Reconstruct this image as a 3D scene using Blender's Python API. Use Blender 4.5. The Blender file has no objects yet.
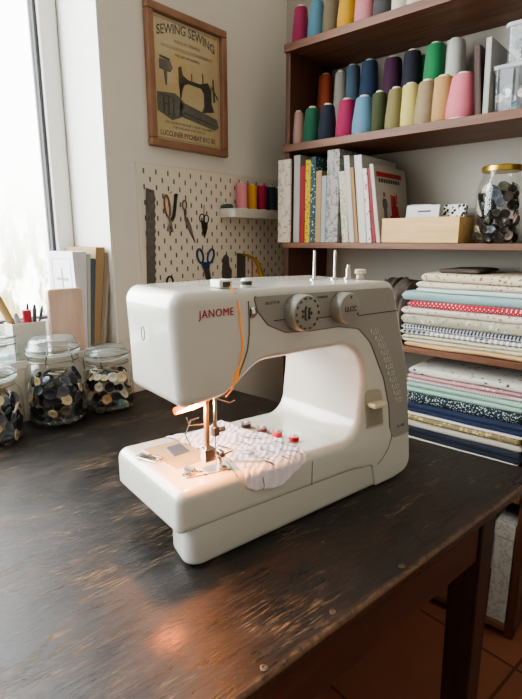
import bpy, bmesh, math, random
from math import sin, cos, pi, radians as R
from mathutils import Vector, Matrix, noise
random.seed(7)
col = bpy.context.scene.collection
FZ = .28                       # floor level
TZ = .75                       # table top level
# ---------------------------------------------------------------- camera
HC, PITCH, YAW, F = 1.09, R(12.4), R(41.6), 500.
cam_d = bpy.data.cameras.new('camera'); cam = bpy.data.objects.new('camera', cam_d); col.objects.link(cam)
cam.location = (0, 0, HC); cam.rotation_euler = (pi/2-PITCH, 0, YAW)
cam_d.sensor_fit = 'VERTICAL'; cam_d.sensor_height = 36; cam_d.lens = F*36/699; cam_d.clip_start = .01
bpy.context.scene.camera = cam
# survey of the photo: a sight line through a pixel meets a known real plane
_h = Vector((-sin(YAW), cos(YAW), 0)); _z = Vector((0, 0, 1))
_fw = _h*cos(PITCH)-_z*sin(PITCH); _up = _h*sin(PITCH)+_z*cos(PITCH); _rt = Vector((cos(YAW), sin(YAW), 0)); _C = Vector((0, 0, HC))
def ray(x, y): return _fw+_rt*((x-261)/F)-_up*((y-349.5)/F)
def on_z(x, y, z): d = ray(x, y); return _C+d*((z-HC)/d.z)
def on_x(x, y, X): d = ray(x, y); return _C+d*(X/d.x)
def on_y(x, y, Y): d = ray(x, y); return _C+d*(Y/d.y)
# ---------------------------------------------------------------- materials
def srgb(h):
    h = h.lstrip('#'); v = [int(h[i:i+2], 16)/255 for i in (0, 2, 4)]
    return tuple(((c/12.92) if c <= .04045 else ((c+.055)/1.055)**2.4) for c in v)+(1,)
class N:
    def __init__(s, name):
        s.m = bpy.data.materials.new(name); s.m.use_nodes = True; s.t = s.m.node_tree; s.b = s.t.nodes['Principled BSDF']; s.out = s.t.nodes['Material Output']
    def n(s, typ, **k):
        o = s.t.nodes.new(typ)
        for a, v in k.items():
            if a.startswith('i_'): o.inputs[int(a[2:])].default_value = v
            else: setattr(o, a, v)
        return o
    def l(s, a, b): s.t.links.new(a, b)
    def co(s, scale=(1, 1, 1), kind='Object', rot=(0, 0, 0)):
        c = s.n('ShaderNodeTexCoord'); m = s.n('ShaderNodeMapping'); m.inputs['Scale'].default_value = scale; m.inputs['Rotation'].default_value = rot
        s.l(c.outputs[kind], m.inputs['Vector']); return m.outputs[0]
    def math(s, op, a, b=None, c=None):
        o = s.n('ShaderNodeMath', operation=op)
        for i, v in enumerate((a, b, c)):
            if v is None: continue
            if isinstance(v, (int, float)): o.inputs[i].default_value = v
            else: s.l(v, o.inputs[i])
        return o.outputs[0]
    def noise(s, vec, scale, detail=3, rough=.55):
        o = s.n('ShaderNodeTexNoise'); o.inputs['Scale'].default_value = scale; o.inputs['Detail'].default_value = detail; o.inputs['Roughness'].default_value = rough
        s.l(vec, o.inputs['Vector']); return o.outputs[0]
    def ramp(s, f, stops):
        o = s.n('ShaderNodeValToRGB'); e = o.color_ramp.elements
        while len(e) < len(stops): e.new(.5)
        for k, (p, c) in zip(e, stops): k.position = p; k.color = c if len(c) == 4 else (*c, 1)
        s.l(f, o.inputs[0]); return o.outputs[0]
    def mix(s, f, a, b, mode='MIX'):
        o = s.n('ShaderNodeMix', data_type='RGBA', blend_type=mode)
        for i, v in ((0, f), (6, a), (7, b)):
            if isinstance(v, (int, float)): o.inputs[i].default_value = v
            elif isinstance(v, tuple): o.inputs[i].default_value = v
            else: s.l(v, o.inputs[i])
        return o.outputs[2]
    def bump(s, h, strength=.3, dist=.001):
        o = s.n('ShaderNodeBump'); o.inputs['Strength'].default_value = strength; o.inputs['Distance'].default_value = dist
        s.l(h, o.inputs['Height']); s.l(o.outputs[0], s.b.inputs['Normal'])
    def set(s, c=None, r=.5, metal=0, **k):
        if c is not None:
            if isinstance(c, tuple): s.b.inputs['Base Color'].default_value = c
            else: s.l(c, s.b.inputs['Base Color'])
        if isinstance(r, (int, float)): s.b.inputs['Roughness'].default_value = r
        else: s.l(r, s.b.inputs['Roughness'])
        s.b.inputs['Metallic'].default_value = metal
        for a, v in k.items(): s.b.inputs[a.replace('_', ' ')].default_value = v
        return s.m
BW = ((0, (0, 0, 0)), (1, (1, 1, 1)))
_cache = {}
def plain(name, hexc, r=.5, metal=0, var=.06, scale=30, bump=0, **k):
    if name in _cache: return _cache[name]
    q = N(name); c = srgb(hexc); v = q.co(); f = q.noise(v, scale)
    lo = tuple(x*(1-var*2) for x in c[:3])+(1,); hi = tuple(min(1, x*(1+var)) for x in c[:3])+(1,)
    q.set(q.mix(f, lo, hi), r, metal, **k)
    if bump: q.bump(q.noise(v, scale*20), bump, .0005)
    _cache[name] = q.m; return q.m
def wood(name, a, b, r=.45, scale=(6, 60, 60), bump=.15):
    if name in _cache: return _cache[name]
    q = N(name); v = q.co(scale); f = q.noise(v, 1.2, 6, .65); g = q.noise(q.co((1, 1, 1)), 5, 3)
    c = q.mix(q.ramp(f, ((.3, (0, 0, 0)), (.7, (1, 1, 1)))), srgb(a), srgb(b)); c = q.mix(q.math('MULTIPLY', g, .35), c, srgb(a), 'MIX')
    q.set(c, r); q.bump(f, bump, .0006); _cache[name] = q.m; return q.m
def glass(name, tint=(1, 1, 1, 1), low=.04, high=.55, body=0., bodycol=(.9, .95, .95, 1)):
    if name in _cache: return _cache[name]
    q = N(name); tr = q.n('ShaderNodeBsdfTransparent'); tr.inputs[0].default_value = tint
    gl = q.n('ShaderNodeBsdfGlossy'); gl.inputs['Roughness'].default_value = .03
    lw = q.n('ShaderNodeLayerWeight'); lw.inputs[0].default_value = .35
    f = q.math('MULTIPLY_ADD', q.math('POWER', lw.outputs['Facing'], 2.2), high-low, low)
    mx = q.n('ShaderNodeMixShader'); q.l(f, mx.inputs[0]); q.l(tr.outputs[0], mx.inputs[1]); q.l(gl.outputs[0], mx.inputs[2]); o = mx.outputs[0]
    if body:
        df = q.n('ShaderNodeBsdfDiffuse'); df.inputs[0].default_value = bodycol; m2 = q.n('ShaderNodeMixShader'); m2.inputs[0].default_value = body
        q.l(o, m2.inputs[1]); q.l(df.outputs[0], m2.inputs[2]); o = m2.outputs[0]
    q.l(o, q.out.inputs[0]); _cache[name] = q.m; return q.m
def emis(name, hexc, s, base='#ffffff', r=.4):
    q = N(name); q.set(srgb(base), r); q.b.inputs['Emission Color'].default_value = srgb(hexc); q.b.inputs['Emission Strength'].default_value = s; return q.m
# ---------------------------------------------------------------- geometry helpers
class G:
    def __init__(s): s.v = []; s.f = []; s.mi = []; s.cur = 0
    def raw(s, v, f):
        o = len(s.v); s.v += [tuple(p) for p in v]; s.f += [tuple(i+o for i in q) for q in f]; s.mi += [s.cur]*len(f); return s
    def box(s, x0, x1, y0, y1, z0, z1, M=None):
        v = [Vector((x, y, z)) for z in (z0, z1) for y in (y0, y1) for x in (x0, x1)]
        if M: v = [M@p for p in v]
        return s.raw(v, [(0, 2, 3, 1), (4, 5, 7, 6), (0, 1, 5, 4), (2, 6, 7, 3), (0, 4, 6, 2), (1, 3, 7, 5)])
    def hexa(s, b, t):      # bottom quad, top quad (same order)
        return s.raw(list(b)+list(t), [(3, 2, 1, 0), (4, 5, 6, 7), (0, 1, 5, 4), (1, 2, 6, 5), (2, 3, 7, 6), (3, 0, 4, 7)])
    def lathe(s, prof, c=(0, 0, 0), n=32, M=None, cap=True):
        v = []; f = []
        for r, z in prof:
            for i in range(n):
                a = 2*pi*i/n; p = Vector((r*cos(a), r*sin(a), z))
                if M: p = M@p
                v.append(p+Vector(c))
        for k in range(len(prof)-1):
            for i in range(n): j = (i+1) % n; f.append((k*n+i, k*n+j, (k+1)*n+j, (k+1)*n+i))
        if cap:
            if prof[0][0] > 1e-6: f.append(tuple(range(n-1, -1, -1)))
            if prof[-1][0] > 1e-6: f.append(tuple((len(prof)-1)*n+i for i in range(n)))
        return s.raw(v, f)
    def tube(s, pts, r, n=8, closed=False, flat=None):
        pts = [Vector(p) for p in pts]; m = len(pts); v = []; f = []; up = None
        for i, p in enumerate(pts):
            a = pts[i-1] if (i or closed) else p; b = pts[(i+1) % m] if (i < m-1 or closed) else p
            t = (b-a).normalized()
            if up is None:
                up = t.orthogonal().normalized()
            up = (up-t*up.dot(t)).normalized(); w = t.cross(up); rr = r[i] if isinstance(r, (list, tuple)) else r
            for k in range(n): g = 2*pi*k/n; v.append(p+up*cos(g)*rr+w*sin(g)*rr*(flat or 1))
        for i in range(m if closed else m-1):
            for k in range(n): l = (k+1) % n; j = (i+1) % m; f.append((i*n+k, i*n+l, j*n+l, j*n+k))
        if not closed: f += [tuple(range(n-1, -1, -1)), tuple((m-1)*n+k for k in range(n))]
        return s.raw(v, f)
    def prism(s, pts, h, M=None):     # 2D outline in xy, extruded 0..h in z
        m = len(pts); v = [Vector((x, y, 0)) for x, y in pts]+[Vector((x, y, h)) for x, y in pts]
        if M: v = [M@p for p in v]
        return s.raw(v, [tuple(range(m-1, -1, -1)), tuple(range(m, 2*m))]+[(i, (i+1) % m, m+(i+1) % m, m+i) for i in range(m)])
    def build(s, name, mat, parent=None, smooth=False, bevel=0, seg=2, loc=None, rot=None, solid=0, sub=0, fix=True):
        me = bpy.data.meshes.new(name); me.from_pydata(s.v, [], s.f)
        for m in (mat if isinstance(mat, (list, tuple)) else [mat]): me.materials.append(m)
        for p, i in zip(me.polygons, s.mi): p.material_index = i
        if fix:
            b = bmesh.new(); b.from_mesh(me); bmesh.ops.recalc_face_normals(b, faces=b.faces); b.to_mesh(me); b.free()
        if smooth:
            for p in me.polygons: p.use_smooth = True
            if smooth != 'all':
                b = bmesh.new(); b.from_mesh(me)
                for e in b.edges:
                    if len(e.link_faces) == 2 and e.calc_face_angle(0) > R(smooth if isinstance(smooth, (int, float)) and smooth > 1 else 40): e.smooth = False
                b.to_mesh(me); b.free()
        o = bpy.data.objects.new(name, me); col.objects.link(o)
        if parent: o.parent = parent
        if loc: o.location = loc
        if rot: o.rotation_euler = rot
        if bevel:
            d = o.modifiers.new('bevel', 'BEVEL'); d.width = bevel; d.segments = seg; d.limit_method = 'ANGLE'; d.angle_limit = R(35)
            for p in me.polygons: p.use_smooth = True
            wn = o.modifiers.new('wn', 'WEIGHTED_NORMAL'); wn.keep_sharp = True
        if solid: d = o.modifiers.new('solid', 'SOLIDIFY'); d.thickness = solid; d.offset = 0
        if sub: d = o.modifiers.new('sub', 'SUBSURF'); d.levels = d.render_levels = sub
        return o
def tag(o, label, cat, group=None, kind=None):
    if label: o['label'] = label
    if cat: o['category'] = cat
    if group: o['group'] = group
    if kind: o['kind'] = kind
    return o
def thing(name, label, cat, loc=(0, 0, 0), rotz=0, group=None):
    o = bpy.data.objects.new(name, None); col.objects.link(o); o.location = loc; o.rotation_euler = (0, 0, rotz); o.empty_display_size = .02
    return tag(o, label, cat, group)
def struct(o): o['kind'] = 'structure'; return o
def dup(root, loc=None, rot=None, label=None, group=None, mats=None):
    r = root.copy(); col.objects.link(r)
    if loc is not None: r.location = loc
    if rot is not None: r.rotation_euler = rot
    if label: r['label'] = label
    if group: r['group'] = group
    for ch in list(root.children):
        c = ch.copy(); col.objects.link(c); c.parent = r
    return r
def fillet(pts, seg=6):     # pts: (x, y, r) polygon -> list of (x,y)
    out = []; m = len(pts)
    for i in range(m):
        p = Vector(pts[i][:2]); a = Vector(pts[i-1][:2]); b = Vector(pts[(i+1) % m][:2]); r = pts[i][2]
        u = (a-p); w = (b-p); lu, lw = u.length, w.length; u.normalize(); w.normalize()
        ang = u.angle(w)
        if r < 1e-5 or ang > pi-.02: out.append((p.x, p.y)); continue
        t = min(r/math.tan(ang/2), lu*.49, lw*.49); r = t*math.tan(ang/2)
        c = p+(u+w).normalized()*(r/sin(ang/2)); s = p+u*t; e = p+w*t
        a0 = math.atan2(s.y-c.y, s.x-c.x); a1 = math.atan2(e.y-c.y, e.x-c.x); d = (a1-a0+pi) % (2*pi)-pi
        for k in range(seg+1): q = a0+d*k/seg; out.append((c.x+r*cos(q), c.y+r*sin(q)))
    return out
def resample(pts, step):
    out = []
    for i in range(len(pts)):
        a = Vector(pts[i]); b = Vector(pts[(i+1) % len(pts)]); n = max(1, int((b-a).length/step))
        for k in range(n): p = a.lerp(b, k/n); out.append((p.x, p.y))
    return out
def pillow(g, pts, d0, d1, rf, M, seg=5):
    """outline pts (x,z) swept along depth d0(pt)..d1(pt) with rounded rims of radius rf(pt)"""
    m = len(pts); area = sum(pts[i][0]*pts[(i+1) % m][1]-pts[(i+1) % m][0]*pts[i][1] for i in range(m)); sg = 1 if area > 0 else -1
    nr = []
    for i in range(m):
        a = Vector(pts[i-1]); b = Vector(pts[(i+1) % m]); t = (b-a).normalized(); nr.append(Vector((-t.y, t.x))*sg)
    rings = []
    for side in (0, 1):
        for k in range(seg+1):
            th = (k/seg)*pi/2
            if side: th = pi/2-th
            ring = []
            for i in range(m):
                r = rf(pts[i]); q = Vector(pts[i])+nr[i]*(r*(1-sin(th))); off = r*(1-cos(th))
                dd = (d0(pts[i])+off) if side == 0 else (d1(pts[i])-off)
                ring.append(M(q.x, dd, q.y))
            rings.append(ring)
    v = [p for r in rings for p in r]; f = []
    for k in range(len(rings)-1):
        for i in range(m): j = (i+1) % m; f.append((k*m+i, k*m+j, (k+1)*m+j, (k+1)*m+i))
    from mathutils.geometry import tessellate_polygon
    for k in (0, len(rings)-1):
        tri = tessellate_polygon([[Vector((p[0], p[2], 0)) for p in rings[k]]])
        f += [tuple(k*m+i for i in t) for t in tri]
    return g.raw(v, f)
def text_mesh(body, size, mat, name, parent, M, warp=None, ext=.0002, align='CENTER', bold=0, sx=1, sp=1):
    cu = bpy.data.curves.new('t', 'FONT'); cu.body = body; cu.size = size; cu.align_x = align; cu.extrude = ext; cu.offset = bold; cu.space_character = sp; cu.resolution_u = 3
    o = bpy.data.objects.new('t', cu); col.objects.link(o); dg = bpy.context.evaluated_depsgraph_get(); dg.update()
    me = bpy.data.meshes.new_from_object(o.evaluated_get(dg)); bpy.data.objects.remove(o)
    for v in me.vertices:
        p = v.co.copy(); p.x *= sx
        if warp: p = warp(p)
        v.co = M@p
    me.materials.clear(); me.materials.append(mat); me.name = name
    q = bpy.data.objects.new(name, me); col.objects.link(q); q.parent = parent; return q
# ================================================================ MATERIAL LIBRARY
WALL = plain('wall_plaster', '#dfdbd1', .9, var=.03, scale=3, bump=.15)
SHADE = plain('wall_plaster_shaded', '#b3ada1', .9, var=.03, scale=3, bump=.15)  # same plaster, colour darkened to stand in for shade on the back wall
WHITE = plain('white_paint', '#e6e4de', .45, var=.02)
REVEAL = plain('reveal_paint', '#e8e8e2', .8, var=.02)
GASKET = plain('gasket', '#55565a', .6)
SHELFW = wood('walnut_shelf', '#593826', '#875c40', .5, (5, 60, 60))
SHELFV = wood('walnut_upright', '#482b1e', '#6a4430', .5, (60, 60, 5))
FRAMEW = wood('frame_wood', '#86604a', '#a88468', .5, (40, 10, 10))
PALEW = wood('pale_wood', '#c39a62', '#dcb77f', .5, (8, 60, 60))
CHROME = plain('chrome', '#c9c7c2', .18, 1, var=.02)
STEEL = plain('steel', '#8d8c89', .35, 1, var=.1)
CREAM = plain('cream_plastic', '#d6cfb5', .35)
BODY = None
q = N('machine_body'); v = q.co(); q.set(q.mix(q.noise(v, 4), srgb('#c3c1b8'), srgb('#cac8bf')), .24, 0, Coat_Weight=.5, Coat_Roughness=.08); BODY = q.m
PANEL = plain('machine_grey_panel', '#918f88', .38, 0, var=.02)
DIAL = plain('dial_grey', '#8f8d84', .35, 0, var=.03)
DARKP = plain('dark_print', '#4a4843', .6)
GROOVE = plain('groove_shadow', '#75726a', .7)
RED = plain('logo_red', '#a5202a', .4)
# ================================================================ ROOM
g = G(); g.box(-2.2, 2.4, -2.5, 1.3, FZ-.05, FZ)
q = N('terracotta_floor'); v = q.co((1, 1, 1), rot=(0, 0, R(8)))
br = q.n('ShaderNodeTexBrick'); br.offset = 0; br.inputs['Scale'].default_value = 1; br.inputs['Mortar Size'].default_value = .003; br.inputs['Brick Width'].default_value = .30; br.inputs['Row Height'].default_value = .30
br.inputs['Color1'].default_value = srgb('#96604a'); br.inputs['Color2'].default_value = srgb('#8c5842'); br.inputs['Mortar'].default_value = srgb('#4d2b1b'); q.l(v, br.inputs['Vector'])
nz = q.noise(v, 14, 4); q.set(q.mix(q.math('MULTIPLY', nz, .5), br.outputs[0], srgb('#754734')), .5)
struct(g.build('floor', q.m))
WX = -.95; BY = 1.175; RY = .6; SZ = .866
def slab(name, m, *b, **k): o = G().box(*b).build(name, m, **k); return struct(o)
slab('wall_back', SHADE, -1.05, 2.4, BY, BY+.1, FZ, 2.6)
g = G(); g.box(WX-.2, WX, RY, BY, FZ, 2.6); g.box(WX-.2, WX, -2.5, RY, FZ, SZ-.015); g.box(WX-.2, WX, -2.5, RY, 2.25, 2.6); g.box(WX-.2, WX, -2.5, -1.3, SZ-.015, 2.25)
struct(g.build('wall_left', WALL))
slab('wall_right', SHADE, 1.6, 1.7, -2.5, BY, FZ, 2.6)  # unseen wall, added to block ambient light from the right
slab('ceiling', WALL, -2.2, 2.4, -2.5, 1.3, 2.6, 2.65)
slab('trim_1', WHITE, WX-.2, WX+.004, -1.299, RY-.001, SZ-.015, SZ, bevel=.002)   # window sill board
slab('trim_2', REVEAL, WX-.2, WX-.0005, RY-.006, RY-.0005, SZ+.001, 2.249)            # reveal lining
# window
win = thing('window_1', None, None, (0, 0, 0)); struct(win)
g = G(); g.box(-1.15, -1.098, .553, .593, SZ+.001, 2.24); g.box(-1.15, -1.098, -1.29, -1.22, SZ+.001, 2.24)
g.box(-1.15, -1.098, -1.22, .553, SZ+.001, .915); g.box(-1.15, -1.098, -1.22, .553, 2.18, 2.24); g.box(-1.145, -1.10, -.45, -.38, .915, 2.18)
struct(g.build('window_frame', WHITE, win, bevel=.004))
g = G(); g.box(-1.128, -1.108, .546, .553, .915, 2.18); g.box(-1.128, -1.108, -.38, .546, .915, .921)
struct(g.build('window_gasket', GASKET, win))
g = G(); g.box(-1.122, -1.118, -.38, .546, .921, 2.18); g.box(-1.122, -1.118, -1.22, -.45, .921, 2.18)
struct(g.build('window_pane', glass('pane_glass', low=.02, high=.25), win))
# bright overcast garden beyond the window
q = N('garden_haze'); v = q.co((1, 1, 1)); vz = q.n('ShaderNodeSeparateXYZ'); q.l(v, vz.inputs[0])
f1 = q.noise(q.co((1, 2.2, .8)), 3.2, 6, .7); f2 = q.noise(q.co((1, 1, .35), rot=(.5, 0, 0)), 14, 5, .7)
low = q.ramp(vz.outputs[2], ((.1, (1, 1, 1)), (.9, (0, 0, 0))))
fo = q.math('MULTIPLY', q.ramp(q.math('MULTIPLY_ADD', f2, .5, q.math('MULTIPLY', f1, .5)), ((.46, (0, 0, 0)), (.54, (1, 1, 1)))), low)
em = q.n('ShaderNodeEmission'); q.l(q.mix(fo, (1, 1, .97, 1), (.30, .30, .15, 1)), em.inputs[0]); em.inputs[1].default_value = 5.5; q.l(em.outputs[0], q.out.inputs[0])
g = G(); g.box(-3.6, -3.55, -4, 3.4, -1, 1.2); g.box(-3.6, -3.55, -4, 3.4, 1.2, 4.5)
tag(g.build('garden_backdrop', q.m, loc=(0, 0, .6)), 'bright overexposed garden with faint yellow-green leaves outside the window', 'garden', kind='stuff')
# ================================================================ TABLE
TR = R(-7.5); T0 = Vector((-.207, .325, FZ)); TM = Matrix.Translation(T0)@Matrix.Rotation(TR, 4, 'Z'); TI = TM.inverted()
table = thing('work_table', 'dark worn wooden work table with chipped edge carrying the sewing machine', 'table', T0, TR)
def tl(x, y, z): return TI@Vector((x, y, z))
q = N('worn_dark_tabletop'); v = q.co((1, 1, 1))
big = q.noise(v, 6, 5, .62); mid = q.noise(q.co((10, 6, 8)), 2.2, 8, .75); W8 = (0, 0, R(-6))
fine = q.noise(q.co((330, 22, 10), rot=W8), 1., 6, .75); fine2 = q.noise(q.co((420, 34, 10), rot=W8), 1.0, 5, .7); patch = q.noise(q.co((14, 6, 10)), 1.6, 5, .7)
c = q.mix(big, srgb('#0e0e10'), srgb('#1a1614'))
c = q.mix(q.math('MULTIPLY', q.ramp(mid, ((.50, (0, 0, 0)), (.66, (1, 1, 1)))), .42), c, srgb('#432f22'))
c = q.mix(q.math('MULTIPLY', q.ramp(fine, ((.50, (0, 0, 0)), (.66, (1, 1, 1)))), .30), c, srgb('#5a4a3e'))
sc = q.math('MULTIPLY', q.ramp(fine2, ((.52, (0, 0, 0)), (.62, (1, 1, 1)))), q.ramp(patch, ((.52, (0, 0, 0)), (.62, (1, 1, 1)))))
c = q.mix(q.math('MULTIPLY', sc, .65), c, srgb('#a3845f'))
chip = q.ramp(q.noise(q.co((150, 55, 10), rot=(0, 0, R(-25))), 1., 6, .8), ((.67, (0, 0, 0)), (.71, (1, 1, 1))))
c = q.mix(q.math('MULTIPLY', chip, .6), c, srgb('#a08a6c'))
sx = q.n('ShaderNodeSeparateXYZ'); q.l(v, sx.inputs[0])
edge = q.math('ADD', sx.outputs[0], q.math('MULTIPLY', q.math('SUBTRACT', q.noise(q.co((24, 34, 30)), 3, 6, .8), .5), .022))
topm = q.math('GREATER_THAN', sx.outputs[2], TZ-FZ-.0045)
c = q.mix(q.math('MULTIPLY', q.math('MULTIPLY', q.ramp(q.math('ADD', edge, 1), ((.9955, (0, 0, 0)), (.9995, (1, 1, 1)))), topm), .55), c, srgb('#856347'))
c = q.mix(topm, srgb('#3a2318'), c)
rg = q.math('MULTIPLY_ADD', q.math('ADD', fine, q.math('ADD', big, mid)), .42, -.26)
q.set(c, rg, 0, Specular_IOR_Level=.65); q.bump(q.math('ADD', q.math('MULTIPLY', mid, .5), q.math('ADD', fine, q.math('MULTIPLY', sc, -.8))), .7, .0016); TOPM = q.m
ca = [tl(-.942, -.55, 0), tl(-.322, -.55, 0), None, tl(-.942, .79, 0)]
ca[1] = Vector((0, ca[1].y, 0)); e = tl(-.145, .797, 0); ca[2] = Vector((0, e.y, 0))
g = G(); zb, zt = TZ-.016-FZ, TZ-FZ; g.hexa([(p.x, p.y, zb) for p in ca], [(p.x, p.y, zt) for p in ca])
g.build('tabletop', TOPM, table, bevel=.004, seg=3)
APR = wood('apron_wood', '#3b1f17', '#5c3224', .5, (60, 5, 40)); LEGM = wood('leg_wood', '#2a1712', '#4a2c20', .5, (50, 50, 5))
def ty(Y): return (Y-T0.y)/cos(TR)
az0, az1 = .665-FZ, TZ-.0165-FZ
g = G(); g.box(-.034, -.014, ty(-.45), ty(.639), az0, az1); g.build('apron', APR, table, bevel=.002)
p = [tl(-.90, .665, 0), tl(-.215, .650, 0)]
g = G(); g.hexa([(-.055, p[1].y, az0), (-.055, p[1].y+.02, az0), (p[0].x, p[0].y+.02, az0), (p[0].x, p[0].y, az0)], [(-.055, p[1].y, az1), (-.055, p[1].y+.02, az1), (p[0].x, p[0].y+.02, az1), (p[0].x, p[0].y, az1)])
g.build('apron', APR, table)
g = G(); a = tl(-.925, -.45, 0); b = tl(-.925, .73, 0); g.hexa([(a.x, a.y, az0), (a.x+.02, a.y, az0), (b.x+.02, b.y, az0), (b.x, b.y, az0)], [(a.x, a.y, az1), (a.x+.02, a.y, az1), (b.x+.02, b.y, az1), (b.x, b.y, az1)])
g.build('apron', APR, table)
for (lx, ly) in ((-.010, ty(.640)), (-.010, ty(-.5)), (None, .70), (None, -.5)):
    g = G()
    if lx is None: pp = tl(-.925, ly, 0); x1, y0 = pp.x+.045, pp.y
    else: x1, y0 = lx, ly
    g.hexa([(x1-.036, y0, 0), (x1+.004, y0, 0), (x1+.004, y0+.034, 0), (x1-.036, y0+.034, 0)], [(x1-.044, y0, az1), (x1, y0, az1), (x1, y0+.036, az1), (x1-.044, y0+.036, az1)])
    g.build('leg', LEGM, table, bevel=.002)
for px, py, r in ((333, 612, .0035), (402, 566, .004), (264, 668, .0035), (323, 542, .002)):
    p = TI@on_z(px, py, TZ)
    G().lathe([(0, -.001), (r, -.001), (r, .0004), (r*.55, .0007), (r*.5, .0002), (0, .0002)], (p.x, p.y, TZ-FZ), 14).build('nail_head', plain('old_nail', '#5f574c', .5, .5), table, smooth=True)
# ================================================================ SEWING MACHINE
MA = Vector((-.358, .305, TZ)); MR = R(80)
mach = thing('sewing_machine', 'white sewing machine with grey dial panel and lit needle standing on the dark table', 'sewing machine', MA, MR)
MM = Matrix.Translation(MA)@Matrix.Rotation(MR, 4, 'Z'); MI = MM.inverted()
ident = lambda x, d, z: Vector((x, d, z))
out = [(-.022, .044, .008), (-.022, .092, .013), (.243, .084, .030), (.256, .213, .048), (.082, .213, .034), (.040, .183, .03), (-.016, .177, .012), (-.021, .293, .016),
       (.304, .287, .016), (.349, .16, .3), (.368, .008, .020), (.33, .0015, .02), (.288, .0015, .004), (.280, .036, .008)]
pts = resample(fillet(out, 8), .012)
def rfm(p):
    x, z = p
    if z < .08 and x > .25: return .003
    if x > .06 and z > .27: return .007
    if x > .295: return .006
    if z > .2 and x < .06: return .012
    if z > .12 and x < .06: return .009
    if z > .10: return .008
    return .010
# smooth the rim radius along the outline
rr = [rfm(p) for p in pts]; n_ = len(rr)
for _ in range(3): rr = [(rr[i-1]+rr[i]*2+rr[(i+1) % n_])/4 for i in range(n_)]
rr = [min(a_, rfm(p)+.001) for a_, p in zip(rr, pts)]
rd = {p: r for p, r in zip(pts, rr)}
def d1m(p):
    x, z = p
    if z < .11 or x > .2: return .155
    t = max(0, min(1, (x+.02)/.2)); u = max(0, min(1, (z-.10)/.04)); return .155-.045*(1-t)*u
def d0m(p): return .0
g = G(); pillow(g, pts, d0m, d1m, lambda p: rd[p], ident, 6)
g.build('body_casing', BODY, mach, smooth=50)
foot = fillet([(-.012, .002, .016), (.333, .003, .006), (.333, .148, .01), (.13, .148, .02), (-.004, .050, .010)], 6)
g = G()
m = len(foot); v = []; f = []
lv = [(0, .004), (.003, .0008), (.007, 0), (.055, 0)]
for z, ins in lv:
    for x, y in foot: v.append((x+(ins if x < .1 else -ins), y+(ins if y < .02 else 0), z))
for k in range(len(lv)-1):
    for i in range(m): j = (i+1) % m; f.append((k*m+i, k*m+j, (k+1)*m+j, (k+1)*m+i))
f += [tuple(range(m-1, -1, -1)), tuple(3*m+i for i in range(m))]
g.raw(v, f); g.build('lower_base', BODY, mach, smooth=50)
g = G(); g.lathe([(.0, 0), (.005, .001), (.005, .006), (0, .007)], (.004, .050, .0), 12); g.build('rubber_foot', CREAM, mach, smooth=True)
# grey fascia
pan = fillet([(.0735, .283, .002), (.078, .268, .01), (.092, .252, .01), (.117, .241, .012), (.155, .2385, .02), (.200, .2385, .03), (.238, .232, .02), (.262, .211, .03), (.293, .158, .06), (.308, .115, .05), (.313, .080, .02), (.322, .065, .008), (.3575, .066, .003), (.3425, .16, .2), (.300, .2795, .012)], 5)
MF = Matrix(((1, 0, 0, 0), (0, 0, -1, -.0002), (0, 1, 0, 0), (0, 0, 0, 1)))      # (x,y,h)->(x,-h,y): on the front face
g = G(); g.prism(pan, .0009, MF); g.build('front_panel', PANEL, mach, bevel=.0004)
g = G(); pp = pan[:]; k0 = [i for i in range(len(pan))][:6*10+3]
g.tube([(x, -.0006, z) for x, z in pan[:62]], .00075, 6); g.build('panel_groove', GROOVE, mach)
def fm(x, z, d=.0012, rot=0): return Matrix.Translation((x, -d, z))@Matrix.Rotation(-rot, 4, 'Y')@Matrix(((1, 0, 0, 0), (0, 0, -1, 0), (0, 1, 0, 0), (0, 0, 0, 1)))
text_mesh('JANOME', .0112, RED, 'brand_lettering', mach, fm(.028, .2665, .0006), bold=0, sx=.88, sp=1.12)
text_mesh('SELECTOR', .0042, DARKP, 'panel_lettering', mach, fm(.098, .2735))
text_mesh('TENSION', .0040, DARKP, 'panel_lettering', mach, fm(.172, .2745))
text_mesh('SL 400', .0060, DARKP, 'panel_lettering', mach, fm(.337, .079))
for b_ in ((.100, .125, -.0016, -.001, .2550, .2560), (.150, .190, -.0016, -.001, .2515, .2525), (.222, .312, -.0016, -.001, .2478, .2488)): G().box(*b_).build('panel_line', DARKP, mach)
# stitch diagram: eleven little rows of number + stitch down the panel
g = G(); LITE = plain('light_print', '#c9c7bd', .5)
for k in range(11):
    t = k/10; x = .270+(.330-.270)*t**.8; z = .226-.103*t
    for s in range(5): g.box(x-.004+s*.0022, x-.0028+s*.0022, -.0017, -.001, z-.002+(s % 2)*.0026, z+.0002+(s % 2)*.0026)
    g.box(x-.0095, x-.0075, -.0017, -.001, z-.002, z+.0026)
    g.box(x-.006, x+.006, -.0016, -.001, z-.0042, z-.0036)
g.build('stitch_diagram', LITE, mach)
def dial(cx, cz, r, lab):
    o = G(); k = 40; prof = []
    v = []; f = []
    for j, (rs, d) in enumerate(((r, .001), (r, .013), (r*.93, .0165), (r*.90, .0168), (0.0001, .0172))):
        for i in range(k*2):
            a = pi*i/k; rr_ = rs*(1-(.028 if (i % 2 and j < 2) else 0)); v.append((cx+rr_*cos(a), -d, cz+rr_*sin(a)))
    n = k*2
    for j in range(4):
        for i in range(n): l = (i+1) % n; f.append((j*n+i, j*n+l, (j+1)*n+l, (j+1)*n+i))
    o.raw(v, f); d = o.build('selector_dial', DIAL, mach, smooth=30); return d
d1 = dial(.134, .262, .0205, ''); d2 = dial(.203, .2615, .0185, '')
g = G()
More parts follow.
